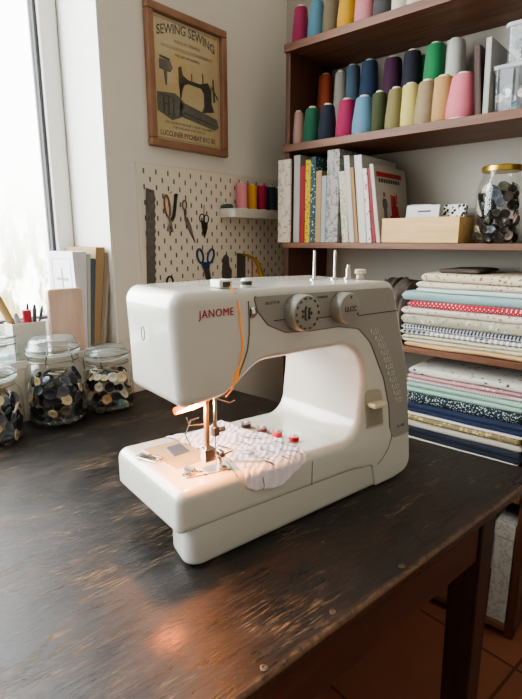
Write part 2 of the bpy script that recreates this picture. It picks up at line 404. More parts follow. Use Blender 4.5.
for i in range(14):
    a = 2*pi*i/14; x, z = .134+.0165*cos(a), .262+.0165*sin(a); g.box(-.0009, .0009, -.0003, .0003, -.0016, .0016, Matrix.Translation((x, -.0175, z))@Matrix.Rotation(-a, 4, 'Y'))
for i in range(7):
    a = 2*pi*i/7; x, z = .1325+.0065*cos(a), .262+.0065*sin(a); g.box(-.0012, .0012, -.0003, .0003, -.0017, .0017, Matrix.Translation((x, -.0176, z))@Matrix.Rotation(-a*1.6, 4, 'Y'))
g.box(.1295, .1315, -.0179, -.0172, .256, .268); g.box(.1345, .1365, -.0179, -.0172, .257, .266)
g.build('dial_marks', DARKP, d1)
text_mesh('LLCC', .0085, DARKP, 'dial_lettering', d2, fm(.203, .2585, .0176, R(0)), bold=.0001)
g = G(); g.box(.2022, .2038, -.0179, -.0172, .2735, .2765); g.build('dial_marks', DARKP, d2); G().box(.2145, .2165, -.0179, -.0172, .2535, .2555).build('dial_marks', DARKP, d2)
# reverse lever in its recess
def fr(x, z): return (x, z)
rec = fillet([(.254, .148, .008), (.289, .145, .012), (.2985, .090, .003), (.263, .093, .003)], 6)
g = G(); g.prism(rec, .0006, MF); g.build('lever_recess', plain('recess_shade', '#a8a390', .45), mach)
g = G(); g.prism(fillet([(.2585, .127, .001), (.291, .125, .001), (.2955, .094, .002), (.265, .096, .002)], 3), .0010, MF); g.build('lever_slot', plain('slot_shade', '#8f8a79', .5), mach)
g = G()
sec = fillet([(.2600, .131, .004), (.288, .129, .004), (.290, .1225, .004), (.2625, .1235, .004)], 5); g.prism(sec, .013, MF); g.build('reverse_lever', CREAM, mach, bevel=.002)
# seams
g = G()
g.tube([(x, -.0004, z) for x, z in ((.29, .034), (.300, .040), (.312, .052), (.318, .066), (.3185, .080), (.3165, .10))], .0006, 6); g.build('casing_seam', GROOVE, mach); g = G()
g.tube([(.163, -.0004, .044), (.163, -.0004, .076)], .0005, 6); g.build('casing_seam', GROOVE, mach); g = G()
g.tube([(x, -.0006, z) for x, z in ((.0665, .279), (.0675, .262), (.0675, .245), (.065, .228), (.0585, .213), (.052, .200))], .0008, 6)
g.build('casing_seam', GROOVE, mach)
g = G(); ci = [(-.0244, .055+.0035*cos(a)*1, .248+.007*sin(a)) for a in [2*pi*i/20 for i in range(20)]]
g.tube(ci, .0005, 6, True); g.build('end_cap_mark', GROOVE, mach)
# thread path
g = G(); g.box(.040, .056, .012, .03, .2925, .3005); g.build('thread_guide', WHITE, mach, bevel=.0015)
g = G(); g.box(.044, .052, .0105, .0125, .2935, .2985); g.build('guide_slot', DARKP, mach)
g = G(); g.lathe([(0, .292), (.006, .292), (.006, .298), (.0045, .300), (0, .300)], (.079, .02, 0), 16); g.build('thread_guide', WHITE, mach, smooth=True)
g = G(); g.lathe([(.0062, .2935), (.0064, .2935), (.0064, .2975), (.0062, .2975)], (.079, .02, 0), 16); g.build('guide_slot', DARKP, mach, smooth=True)
g = G(); g.lathe([(0, -.003), (.0055, -.003), (.007, 0), (.0055, .003), (0, .003)], (.0715, .001, .267), 18, Matrix.Rotation(pi/2, 4, 'Y')); g.build('tension_wheel', CHROME, mach, smooth=True)
ORTH = emis('orange_thread_lit', '#ff9a40', .25, '#d98a3c')  # slight emission imitates lamplight on the thread and take-up lever
g = G(); g.tube([(.050, .018, .298), (.052, .003, .289), (.054, -.0012, .275), (.0565, -.0012, .25), (.0590, -.0012, .235), (.0565, -.0012, .217), (.050, -.0012, .203), (.045, -.001, .190), (.040, .004, .181)], .00085, 6); g.build('thread_line', ORTH, mach)
g = G(); g.prism(fillet([(.0485, .2075, .001), (.0535, .2095, .001), (.0515, .196, .001), (.0475, .196, .001)], 3), .002, MF); g.build('take_up_lever', ORTH, mach)
# spool pins, bobbin winder
for x, y, h in ((.222, .064, .036), (.256, .060, .036)):
    g = G(); g.lathe([(0, .288), (.006, .288), (.006, .2905), (.002, .291), (.0018, .29+h), (.0008, .291+h), (0, .291+h)], (x, y, 0), 14); g.build('spool_pin', CHROME, mach, smooth=True)
g = G(); g.lathe([(0, .288), (.006, .288), (.006, .290), (.0035, .2905), (.0035, .302), (.0022, .303), (.0022, .307), (0, .3075)], (.278, .056, 0), 14); g.build('bobbin_winder_spindle', CHROME, mach, smooth=True)
g = G(); g.lathe([(0, .288), (.0055, .288), (.0048, .293), (.0078, .295), (.0078, .2995), (.006, .3005), (0, .3005)], (.296, .05, 0), 18); g.build('bobbin_winder_stop', CREAM, mach, smooth=True)
# handwheel at the far end
g = G(); MH = Matrix.Rotation(pi/2, 4, 'Y'); g.lathe([(0, 0), (.02, 0), (.024, .003), (.024, .012), (.020, .016), (0, .016)], (.315, .095, .22), 40, MH); g.build('handwheel', CREAM, mach, smooth=40)
# under the head: lamp, needle bar, presser foot
WARM = plain('warm_metal', '#a39484', .35, .9)
g = G(); g.tube([(.041, .034, .177), (.034, .036, .170), (.022, .038, .168), (.010, .040, .166), (.000, .041, .164)], [.005, .007, .008, .0075, .006], 14, flat=.6)
g.build('lamp_lens', emis('lamp_glow', '#ff7a10', .9, '#e07f2a'), mach, smooth=True)
g = G(); g.box(.02, .060, .03, .045, .172, .1835); g.build('needle_mount', STEEL, mach, bevel=.001)
g = G(); g.box(.0315, .0363, .0305, .0353, .108, .181); g.build('presser_bar', WARM, mach, bevel=.0008)
g = G(); g.tube([(.043, .030, .180), (.043, .030, .134)], .0022, 10); g.tube([(.043, .030, .134), (.043, .030, .095)], [.0008, .0003], 8); g.build('needle', CHROME, mach, smooth=True)
g = G(); g.box(.0395, .0465, .0265, .0335, .130, .140); g.lathe([(0, -.004), (.003, -.004), (.003, .004), (0, .004)], (.050, .028, .136), 10, Matrix.Rotation(pi/2, 4, 'Y')); g.build('needle_clamp', STEEL, mach, bevel=.0006)
g = G(); g.box(.028, .041, .027, .038, .102, .117); g.lathe([(0, -.004), (.0042, -.004), (.0042, .004), (0, .004)], (.046, .024, .110), 14, Matrix.Rotation(pi/2, 4, 'X')); g.tube([(.046, .022, .110), (.056, .016, .114)], .0018, 8); g.build('foot_holder', CHROME, mach, bevel=.0008)
g = G(); g.box(.0435, .0475, .024, .030, .0895, .104); g.hexa([(.030, .022, .0875), (.058, .022, .0875), (.058, .036, .0875), (.030, .036, .0875)], [(.030, .022, .0895), (.058, .022, .0895), (.058, .036, .0895), (.030, .036, .0895)])
g.tube([(.030, .025, .0885), (.022, .024, .092)], .0016, 6); g.tube([(.030, .033, .0885), (.022, .034, .092)], .0016, 6); g.lathe([(0, 0), (.0042, 0), (.0042, .003), (0, .003)], (.050, .026, .0895), 12)
g.build('presser_foot', CHROME, mach, bevel=.0004)
g = G(); g.tube([(.030, .042, .15), (.024, .050, .146), (.018, .052, .130), (.022, .048, .118), (.028, .042, .112)], .0008, 6); g.tube([(.034, .040, .142), (.022, .050, .140), (.020, .052, .150)], .0008, 6); g.tube([(.045, .03, .172), (.058, .024, .166), (.062, .02, .169)], .0009, 6)
g.build('wire_guide', CHROME, mach)
# bed plates
bz = .0885
def bedp(px, py, z=.0885): p = MI@on_z(px, py, TZ+z); return p.x, p.y
def bedz(a): return .092-.008*max(0, (a+.02))/.262
g = G(); P4 = [bedp(*p) for p in ((142, 452), (196, 436), (226, 452), (176, 472))]
g = G(); g.hexa([(x, y, bedz(x)-.004) for x, y in P4], [(x, y, bedz(x)+.0006) for x, y in P4]); g.build('needle_plate', plain('plate_warm', '#cdb994', .3, .35), mach, bevel=.0004)
g = G(); P4 = [bedp(*p) for p in ((166, 450), (180, 445), (190, 453), (174, 459))]
g.hexa([(x, y, bedz(x)-.002) for x, y in P4], [(x, y, bedz(x)+.0012) for x, y in P4]); g.build('bobbin_cover', plain('blue_grey_cover', '#6c7680', .25, .3), mach, bevel=.0003)
g = G(); g.tube([(.004, .028, bedz(0)+.0002), (.055, .020, bedz(.055)+.0002)], .0007, 6); g.tube([(.052, .003, bedz(.05)), (.064, .04, bedz(.06))], .0007, 6); g.build('plate_seam', GROOVE, mach)
# ---- loose things on the bed
def mwp(a, b, z): return MM@Vector((a, b, z))
a, b = bedp(149, 461); t = thing('buttonhole_buckle', 'small rectangular chrome buckle plate lying at the near end of the machine bed', 'buckle', mwp(a, b, bedz(a)+.0002), MR+R(-66))
g = G()
for w, l, r in ((.013, .030, .0011),): g.tube([(-l/2, -w/2, r), (l/2, -w/2, r), (l/2, w/2, r), (-l/2, w/2, r)], r, 6, True)
g.build('frame', CHROME, t)
g = G(); g.box(-.012, .010, -.002, .002, .0005, .0018); g.tube([(-.003, -.006, .0018), (-.003, .006, .0018)], .0009, 6); g.build('slide_bar', STEEL, t)
a, b = bedp(190, 476); t = thing('loose_presser_foot', 'spare chrome presser foot lying beside the fitted foot on the machine bed', 'presser foot', mwp(a, b, bedz(a)+.0002), MR+R(25))
g = G(); g.box(-.009, .009, -.005, -.001, 0, .0015); g.box(-.009, .009, .001, .005, 0, .0015); g.box(-.003, .004, -.005, .005, .001, .004); g.build('sole', CHROME, t, bevel=.0004)
g = G(); g.lathe([(0, -.006), (.0025, -.006), (.0025, .006), (0, .006)], (0, 0, .0055), 12, Matrix.Rotation(pi/2, 4, 'X')); g.build('pivot_pin', STEEL, t, smooth=True)
# fabric swatch
outl = [(166, 439), (176, 442.5), (190, 447), (203, 452), (214, 451), (224, 457), (233, 463), (240, 470), (246, 477), (255, 481), (268, 479), (280, 476), (288, 474), (296, 471), (303, 464), (308, 458), (306, 452), (299, 447), (290, 443), (281, 439), (270, 435), (258, 432), (247, 430), (238, 427), (230, 424), (221, 420.5), (210, 427), (199, 431.5), (187, 435)]
O2 = [Vector(bedp(x, y)) for x, y in outl]; cxy = Vector((.110, .055)); SM = resample([tuple(p) for p in O2], .006)
def clothz(a, b):
    h = bedz(a)+.0016+.0016*noise.noise((a*90, b*90, 1))+.0012*noise.noise((a*220, b*160, 4))+max(0, .003*noise.noise((a*40, b*35, 9)))
    if b < .010: t = (.010-b); h -= t*t*28
    return max(h, -.01)
g = G(); v = []; f = []; K = 34; m = len(SM)
for k in range(K+1):
    for i, (x, y) in enumerate(SM):
        t = k/K; a = cxy.x+(x-cxy.x)*t; b = cxy.y+(y-cxy.y)*t; fr_ = .0012*noise.noise((i*.9, 0, 3))*t**6; a += fr_; b += fr_
        z = clothz(a, b)
        if b < -.0025:
            z = clothz(a, -.0025)-(-.0025-b)*1.0; b = -.0030+.0008*noise.noise((a*80, z*80, 2))
        v.append((a, b, z))
for k in range(K):
    for i in range(m): j = (i+1) % m; f.append((k*m+i, k*m+j, (k+1)*m+j, (k+1)*m+i))
g.raw(v, f)
q = N('swatch_fabric'); vv = q.co((1, 1, 1)); nn = q.noise(vv, 60, 4, .7); wv = q.n('ShaderNodeTexWave', bands_direction='X'); wv.inputs['Scale'].default_value = 42; wv.inputs['Distortion'].default_value = 6; wv.inputs['Detail'].default_value = 3; q.l(q.co((1, 1, 1), rot=(0, 0, R(50))), wv.inputs['Vector'])
q.set(q.mix(q.math('MULTIPLY', wv.outputs[1], .22), q.mix(nn, srgb('#d6ccd2'), srgb('#f2ecee')), srgb('#b9afbc')), .9); q.bump(q.math('ADD', q.math('MULTIPLY', wv.outputs[1], .5), nn), .7, .0018)
sw = thing('fabric_swatch', 'crinkled white lilac fabric swatch with dark hand stitches under the needle', 'fabric', MA, MR)
g.build('cloth', q.m, sw, smooth='all', solid=.0006)
g = G(); random.seed(3)
for i in range(26):
    a0 = .07+random.random()*.085; b0 = .006+random.random()*.09; ang = R(-60)+random.uniform(-.3, .3); L_ = random.uniform(.012, .03)
    ps = [(a0+cos(ang)*L_*k/6, b0+sin(ang)*L_*k/6) for k in range(7)]
    ps = [p for p in ps if p[1] > .0]
    if len(ps) > 2: g.tube([(x, y, clothz(x, y)+.0012) for x, y in ps], .00032, 4)
g.tube([(.082, .010, clothz(.082, .01)+.001), (.084, -.001, .086), (.083, -.0045, .078), (.085, -.004, .070), (.084, -.0035, .066)], .0003, 4)
g.build('stitching', plain('dark_thread', '#4b4650', .8), sw)
g = G(); g.tube([(.062, .030, clothz(.062, .03)+.0018), (.092, .008, clothz(.092, .008)+.002)], .0006, 6); g.tube([(.064, .033, clothz(.064, .033)+.0018), (.094, .011, clothz(.094, .011)+.002)], .0005, 6); g.build('pin', CHROME, sw)
# bobbins
CLEAR = glass('clear_plastic', (1, .98, .97, 1), .06, .6, .10, (.9, .85, .85, 1))
for (px, py), hc, nm in (((246, 427), '#2b2a2e', 'black'), ((262, 431.5), '#6b3f3c', 'brown'), ((277, 435.5), '#d8434e', 'coral red'), ((294, 439.5), '#b81626', 'crimson')):
    a, b = bedp(px, py, .088); b = min(b, .140); t = thing('bobbin', f'clear plastic bobbin of {nm} thread standing in the row on the machine bed', 'bobbin', mwp(a, b, bedz(a)+.0035), MR, 'bobbins on the machine bed')
    g = G()
    for z0 in (0, .0075): g.lathe([(0, z0), (.0088, z0), (.0088, z0+.0012), (0, z0+.0012)], (0, 0, 0), 24)
    g.build('flange', CLEAR, t, smooth=True)
    G().lathe([(0, .0013), (.0066, .0013), (.0070, .0042), (.0066, .0074), (0, .0074)], (0, 0, 0), 24).build('wound_thread', plain('bobbin_'+nm, hc, .6), t, smooth=True)
    G().lathe([(.0015, 0), (.0025, 0), (.0025, .0095), (.0015, .0095)], (0, 0, 0), 12, cap=False).build('hub', WHITE, t, smooth=True)
    t.location.z -= .0033
# ================================================================ BOOKCASE
SH = [1.530, 1.312, 1.083, .866, .600, .312]; BX0, BX1 = -.810, -.196; BF = 1.0
case = thing('bookcase', 'dark reddish brown wooden bookcase against the back wall holding threads, books and fabrics', 'bookcase', (BX0, BF, FZ), 0)
def cs(x0, x1, y0, y1, z0, z1): return (x0-BX0, x1-BX0, y0-BF, y1-BF, z0-FZ, z1-FZ)
G().box(*cs(BX0, BX0+.014, BF, BY-.004, FZ+.004, 1.531)).build('side_panel', SHELFV, case, bevel=.0012)
G().box(*cs(BX1-.016, BX1, BF, BY-.004, FZ+.004, 2.0)).build('side_panel', SHELFV, case, bevel=.0012)
for i, z in enumerate(SH):
    th = .017 if i < 2 else .013
    if i == 0: b = cs(BX0, BX1-.016, BF-.002, BY-.004, z, z+0)
    x0 = BX0-.004
    G().box(*cs(BX0 if i else BX0, BX1-.016, BF-.008, BY-.004, z-th, z)).build('shelf', SHELFW, case, bevel=.0012)
random.seed(11)
# ---- cones of thread
def cone(px, ytop, Y, zs, hexc, nm, where, wpx=20, h=None, grp='cones of thread', yb=None):
    p = on_y(px, ytop, Y); s = Vector((p.x, Y, HC)).length/F; w = wpx*s*.405
    hh = h if h else max(.05, p.z-zs)
    t = thing('thread_cone', f'{nm} cone of sewing thread {where}', 'thread cone', (p.x, Y, zs+.0004), random.random()*6, grp)
    q = N('thread_'+nm.replace(' ', '_')) if ('thread_'+nm) not in _cache else None
    if q:
        v_ = q.co(); wv = q.n('ShaderNodeTexWave', bands_direction='Z'); wv.inputs['Scale'].default_value = 130; wv.inputs['Distortion'].default_value = 1.5; q.l(v_, wv.inputs['Vector'])
        cc = tuple(x*.78 for x in srgb(hexc)[:3])+(1,); q.set(q.mix(q.math('MULTIPLY', wv.outputs[1], .5), cc, tuple(x*.72 for x in cc[:3])+(1,)), .75); q.b.inputs['Sheen Weight'].default_value = .15; q.bump(wv.outputs[1], .4, .0008); _cache['thread_'+nm] = q.m
    m_ = _cache['thread_'+nm]; r0, r1 = w*1.0, w*.70
    G().lathe([(0, .003), (r0*.93, .003), (r0, .008), (r0*.99, hh*.3), (r1*1.06, hh-.010), (r1*.95, hh-.005), (r1*.6, hh-.0035), (0, hh-.0035)], (0, 0, 0), 28).build('thread', m_, t, smooth=50)
    G().lathe([(0, 0), (r0*.95, 0), (r0*.95, .0028), (0, .0028)], (0, 0, 0), 24).build('cone_base', CREAM, t, smooth=True)
    G().lathe([(r1*.3, hh-.004), (r1*.62, hh-.004), (r1*.55, hh), (r1*.35, hh), (r1*.3, hh-.004)], (0, 0, 0), 20, cap=False).build('cone_tip', CREAM, t, smooth=True)
    return t
top = 'standing on the top shelf of the bookcase'
for px, yt, w, h, hx, nm in ((301, 6, 15, None, '#a82a5a', 'magenta'), (317, 0, 15, None, '#5f8ea3', 'steel blue'), (332, -6, 16, None, '#857a60', 'olive drab'), (348.5, -12, 17, None, '#d6a430', 'golden yellow'), (367, -18, 20, None, '#dc8f95', 'salmon pink'), (385, -14, 17, .085, '#4c4a4c', 'charcoal'), (402, -20, 18, .09, '#ddd6c2', 'ivory'), (420, -26, 18, .09, '#cfc9b4', 'pale stone')):
    _i = globals().get('_i', 0)+1; cone(px, yt, 1.028+.014*(_i % 2), SH[0], hx, nm, top, w, h, 'thread cones on the top shelf')
_i = 1
fr_ = 'in the front row of the middle thread shelf'
for px, yt, w, hx, nm in ((298.5, 111, 12, '#c49a8f', 'dusty pink'), (312.5, 107, 16, '#1f6b4d', 'bottle green'), (328, 104, 16, '#17253a', 'ink blue'), (347.5, 99, 19, '#b52960', 'fuchsia'), (364.5, 96, 19, '#6d9bb8', 'sky blue'), (380, 91.5, 16, '#47512b', 'moss green'), (396.5, 87.5, 16, '#8b8050', 'khaki'), (411.5, 83.5, 19, '#ddcf7b', 'pale yellow'), (428, 80, 18, '#9f8b6a', 'beige'), (444.5, 76, 22, '#c79d66', 'tan'), (464.5, 73, 23, '#e07d8c', 'rose pink')):
    _i += 1; cone(px, yt, 1.028+.012*(_i % 2), SH[1], hx, nm, fr_, w, None, 'thread cones in the front row')
bk = 'in the back row of the middle thread shelf'
for px, yt, w, hx, nm in ((326, 74, 17, '#b0512c', 'rust orange'), (341, 71, 13, '#aaa79c', 'pale grey'), (353, 65, 17, '#5d7689', 'slate blue'), (370, 60, 18, '#23405f', 'denim blue'), (393.5, 57, 19, '#4b1c41', 'plum'), (413, 50, 18, '#171d30', 'midnight blue'), (425.5, 54, 14, '#16492f', 'forest green'), (436.5, 43, 20, '#238a51', 'emerald'), (456, 39, 20, '#d8d8d2', 'white')):
    _i += 1; cone(px, yt, 1.092+.018*(_i % 2), SH[1], hx, nm, bk, w, None, 'thread cones in the back row')
# ---- things at the right of the thread shelf
def book(name, label, cat, x0, x1, z0, ztop, hx, y0=1.004, dep=.15, lean0=0, thick=None, pages=True, grp=None, cover=None, mat_=None, pagec='#d9d2c2'):
    """upright book, spine toward the room; x0..x1 spine at the foot, lean0 shifts the top sideways"""
    t = thing(name, label, cat, (x0, y0, z0+.0004), 0, grp); w = x1-x0; h = ztop-z0; s = lean0
    m_ = mat_ or plain('cover_'+hx.strip('#'), '%02x%02x%02x' % tuple(int(int(hx.strip('#')[i:i+2], 16)*.87) for i in (0, 2, 4)), .6, var=.04)
    def sl(xa, xb, ya, yb, za, zb): g.hexa([(xa+s*za/h, ya, za), (xb+s*za/h, ya, za), (xb+s*za/h, yb, za), (xa+s*za/h, yb, za)], [(xa+s*zb/h, ya, zb), (xb+s*zb/h, ya, zb), (xb+s*zb/h, yb, zb), (xa+s*zb/h, yb, zb)])
    c = min(.0015, w*.2); g = G(); sl(0, c, 0, dep, 0, h); sl(w-c, w, 0, dep, 0, h); sl(c, w-c, 0, c, 0, h); g.build('cover', m_, t, bevel=.0004)
    g = G(); sl(c, w-c, c, dep-.003, .002, h-.003); g.build('pages', plain('paper_'+pagec.strip('#'), pagec, .85), t)
    return t, w, h
p = lambda x, y: on_y(x, y, 1.004)
book('brown_notebook', 'dark brown notebook with ragged cream pages standing beside the thread cones', 'notebook', p(475, 112).x, p(481, 112).x, SH[1], 1.432, '#4a3427', dep=.13, lean0=-.012, pagec='#b7a58a')
book('grey_binder', 'pale grey card binder standing next to the clear plastic button boxes', 'binder', p(482.5, 110).x, p(488, 110).x, SH[1], 1.440, '#b9b8b3', dep=.15, lean0=-.004)
# clear storage boxes
TUB = glass('tub_plastic', (.96, .98, 1, 1), .05, .4, .05, (.85, .9, .95, 1))
def tub(x0, x1, y0, y1, z0, h, lab):
    t = thing('plastic_box', lab, 'storage box', ((x0+x1)/2, (y0+y1)/2, z0+.0006)); w, d = (x1-x0)/2, (y1-y0)/2; g = G(); k = .94
    B = fillet([(-w*k, -d*k, .008), (w*k, -d*k, .008), (w*k, d*k, .008), (-w*k, d*k, .008)], 4); T_ = fillet([(-w, -d, .010), (w, -d, .010), (w, d, .010), (-w, d, .010)], 4); m = len(B)
    v = [(x, y, 0) for x, y in B]+[(x, y, h-.008) for x, y in T_]
    g.raw(v, [tuple(range(m-1, -1, -1))]+[(i, (i+1) % m, m+(i+1) % m, m+i) for i in range(m)]); g.build('tub', TUB, t, smooth=50, fix=False)
    g = G(); g.prism([(x*1.04, y*1.04) for x, y in T_], .008, Matrix.Translation((0, 0, h-.008))); g.build('lid', glass('lid_plastic', (.97, .98, 1, 1), .08, .5, .35, (.85, .9, .95, 1)), t, bevel=.002); return t
bx = p(491, 112).x
tub(bx-.007, BX1-.024, 1.012, 1.13, SH[1], .080, 'lower clear plastic box of buttons and bobbins on the middle thread shelf')
tub(bx+.009, BX1-.026, 1.016, 1.12, SH[1]+.0815, .066, 'upper clear plastic box of dark buttons stacked on the lower box')
# ---- buttons
def bmesh_button(name, hx, r=.0105):
    g = G(); g.lathe([(0, 0), (r*.8, 0), (r, .0008), (r, .002), (r*.88, .0028), (r*.72, .0024), (r*.62, .0017), (0, .0017)], (0, 0, 0), 20)
    g.cur = 1
    for i in range(4): a = pi/4+pi/2*i; g.lathe([(0, .0016), (r*.09, .0016), (r*.09, .00195), (0, .00195)], (r*.22*cos(a), r*.22*sin(a), 0), 6)
    me = g.build('button', [plain('button_'+name, hx, .3, var=.1, scale=80), plain('button_hole', '#1a1817', .7)], smooth=45)
    d = me.data; bpy.data.objects.remove(me); return d
BT = {n: bmesh_button(n, h) for n, h in {'navy': '#1f2636', 'black': '#191817', 'slate grey': '#565d66', 'cream': '#cdbf9f', 'tan': '#a88d65', 'olive': '#4a4735', 'ivory': '#dcd6c8', 'dark brown': '#3a2a20', 'peach': '#cf9077', 'teal': '#6d9492'}.items()}
nb = [0]
def button(c, kind, where, grp, nrm, sc=1.):
    o = bpy.data.objects.new('button', BT[kind]); col.objects.link(o); o.location = c
    q_ = Vector(nrm).normalized().to_track_quat('Z', 'Y'); o.rotation_mode = 'QUATERNION'; o.rotation_quaternion = q_; o.scale = (sc, sc, sc)
    nb[0] += 1; tag(o, f'{kind} four-hole button {where}', 'button', f'{kind} {grp}')
def fill_jar(cx, cy, z0, r, h, kinds, wts, where, grp, rows, per, face=None):
    for k in range(rows):
        z = z0+.012+(h-.014)*k/(rows-1)
        for i in range(per):
            a = 2*pi*(i+.5*(k % 2)+random.uniform(-.2, .2))/per; rr_ = r-.004-random.random()*.004-(.004 if k == rows-1 else 0)
            n = Vector((cos(a)+random.uniform(-.45, .45), sin(a)+random.uniform(-.45, .45), random.uniform(-.5, .55)+(.6 if k == rows-1 else 0)))
            sc = random.uniform(.68, 1.08); c = Vector((cx+(rr_-.003*abs(n.z))*cos(a), cy+(rr_-.003*abs(n.z))*sin(a), z+random.uniform(-.004, .004)))
            button(c, random.choices(kinds, wts)[0], where, grp, n, sc)
    for i in range(7):
        a = random.random()*7; rr_ = random.random()*r*.6; n = (random.uniform(-.4, .4), random.uniform(-.4, .4), 1)
        button((cx+rr_*cos(a), cy+rr_*sin(a), z0+h+random.uniform(-.004, .003)), random.choices(kinds, wts)[0], where, grp, n, random.uniform(.8, 1.15))
# ---- clip-top jars
JG = glass('jar_glass', (.96, .985, .98, 1), .05, .75); JW = plain('jar_wire', '#8b8b88', .3, .9); RUB = glass('jar_seal', (.9, .95, .93, 1), .1, .6, .30, (.75, .8, .78, 1))
LIDG = glass('jar_lid_glass', (.92, .97, .97, 1), .10, .75, .10, (.85, .92, .93, 1))
def jar(cx, cy, z0, r, h, lab, rz=0):
    t = thing('clip_top_jar', lab, 'jar', (cx, cy, z0+.0005), rz, 'clip-top glass jars'); rn = r*.80
    hb = h*.82
    G().lathe([(0, .004), (r*.6, .002), (r*.86, 0), (r*.96, .004), (r, .014), (r, hb*.52), (r*.99, hb*.68), (r*.95, hb*.79), (rn*1.02, hb*.88), (rn*.97, hb*.92), (rn, hb*.95), (rn*1.06, hb*.97), (rn*1.06, hb)], (0, 0, 0), 48, cap=False).build('glass_body', JG, t, smooth='all', fix=False)
    G().lathe([(0, .006), (r*.82, .005), (r*.93, .010), (r*.95, .016)], (0, 0, 0), 40, cap=False).build('glass_base', glass('jar_base_glass', (.8, .88, .88, 1), .1, .6, .2, (.6, .7, .72, 1)), t, smooth='all')
    G().lathe([(rn*.9, hb), (rn*1.10, hb), (rn*1.10, hb+.004), (rn*.9, hb+.004)], (0, 0, 0), 40, cap=False).build('rubber_seal', RUB, t, smooth=40)
    l0 = hb+.0045
    G().lathe([(rn*1.06, l0), (rn*1.10, l0+.003), (rn*1.08, l0+.008), (rn*1.0, l0+.010), (rn*.97, l0+(h-l0)*.75), (rn*.92, h-.003), (rn*.86, h-.0005), (rn*.3, h-.0012), (0, h-.0015)], (0, 0, 0), 44, cap=False).build('glass_lid', LIDG, t, smooth='all')
    g = G()
    g.tube([(rn*1.04*cos(a), rn*1.04*sin(a), hb*.915) for a in [2*pi*i/32 for i in range(32)]], .0011, 6, True)
    g.tube([(rn*1.11*cos(a), rn*1.11*sin(a), l0+.006) for a in [2*pi*i/32 for i in range(32)]], .0011, 6, True)
    for s in (-1, 1):
        g.tube([(s*rn*.5, -rn*1.0, hb*.915), (s*rn*.55, -rn*1.10, hb*.90), (s*rn*.5, -rn*1.18, l0), (s*rn*.42, -rn*1.16, l0+.010)], .0011, 6)
    g.tube([(-rn*.5, -rn*1.12, hb*.90), (-rn*.45, -rn*1.22, hb*.86), (rn*.45, -rn*1.22, hb*.86), (rn*.5, -rn*1.12, hb*.90)], .0012, 6)
    g.build('wire_bail', JW, t, smooth='all'); return t
J = ((-.896, .424, .0535, .163, 'glass clip-top jar of navy and cream buttons, the largest on the table', R(75)), (-.889, .531, .0495, .130, 'glass clip-top jar of cream and black buttons nearest the sewing machine', R(20)), (-.890, .305, .050, .132, 'glass clip-top jar of grey buttons cut by the left edge of the photo', R(60)))
for x, y, r, h, lb, rz in J: jar(x, y, TZ, r, h, lb, rz)
random.seed(21)
fill_jar(-.896, .424, TZ, .0505, .090, ['navy', 'black', 'slate grey', 'cream', 'tan', 'olive'], [26, 20, 17, 22, 9, 8], 'inside the largest clip-top jar', 'buttons in the largest jar', 5, 14)
fill_jar(-.889, .531, TZ, .0465, .074, ['ivory', 'black', 'cream', 'tan', 'peach', 'teal', 'navy'], [26, 22, 22, 10, 6, 5, 12], 'inside the jar nearest the sewing machine', 'buttons in the jar nearest the machine', 4, 13)
fill_jar(-.890, .305, TZ, .0470, .076, ['slate grey', 'navy', 'black', 'cream', 'ivory', 'tan'], [30, 26, 18, 10, 8, 8], 'inside the leftmost clip-top jar', 'buttons in the leftmost jar', 5, 13)
p = on_x(2, 352, -.985); jar(-.975, p.y-.004, SZ, .034, .045, 'small glass jar with domed lid standing on the window sill behind the leftmost button jar')
# shelf 3 : jar with gold lid
def screwjar(cx, cy, z0, r, h, lab, lid):
    t = thing('screw_top_jar', lab, 'jar', (cx, cy, z0+.0005), 0)
    G().lathe([(0, .003), (r*.85, .001), (r, .010), (r, h*.70), (r*.94, h*.78), (r*.80, h*.86), (r*.78, h*.925)], (0, 0, 0), 44, cap=False).build('glass_body', JG, t, smooth='all', fix=False)
    G().lathe([(0, h*.925), (r*.83, h*.925), (r*.85, h*.93), (r*.85, h*.99), (r*.82, h), (0, h)], (0, 0, 0), 44).build('lid', lid, t, smooth=40); return t
GOLD = plain('gold_lid', '#b79b4c', .3, .85, var=.1)
jp = on_y(495.5, 236, 1.055); ztop = on_y(495.5, 167, 1.055).z
sj = screwjar(jp.x, 1.055, SH[2], .0415, ztop-SH[2], 'tall glass jar of dark buttons with a gold lid on the book shelf', GOLD)
fill_jar(jp.x, 1.055, SH[2], .039, .104, ['black', 'olive', 'ivory', 'slate grey', 'dark brown', 'cream'], [36, 18, 14, 12, 12, 6], 'inside the gold-lidded jar', 'buttons in the gold-lidded jar', 7, 11)
p2 = on_y(522, 236, 1.05)
sj2 = screwjar(BX1-.016-.034, 1.062, SH[2], .0300, .122, 'dark-lidded glass jar with pink label at the right end of the shelf', plain('dark_lid', '#5d5a50', .4))
G().lathe([(.0304, .035), (.0306, .035), (.0306, .06), (.0304, .06)], (0, 0, 0), 40, cap=False).build('paper_label', plain('pink_label', '#d79a94', .7), sj2, smooth=True)
G().lathe([(.0, .004), (.027, .004), (.0275, .09), (0, .09)], (0, 0, 0), 30).build('dark_contents', plain('dark_contents', '#26231f', .8), sj2, smooth=40)
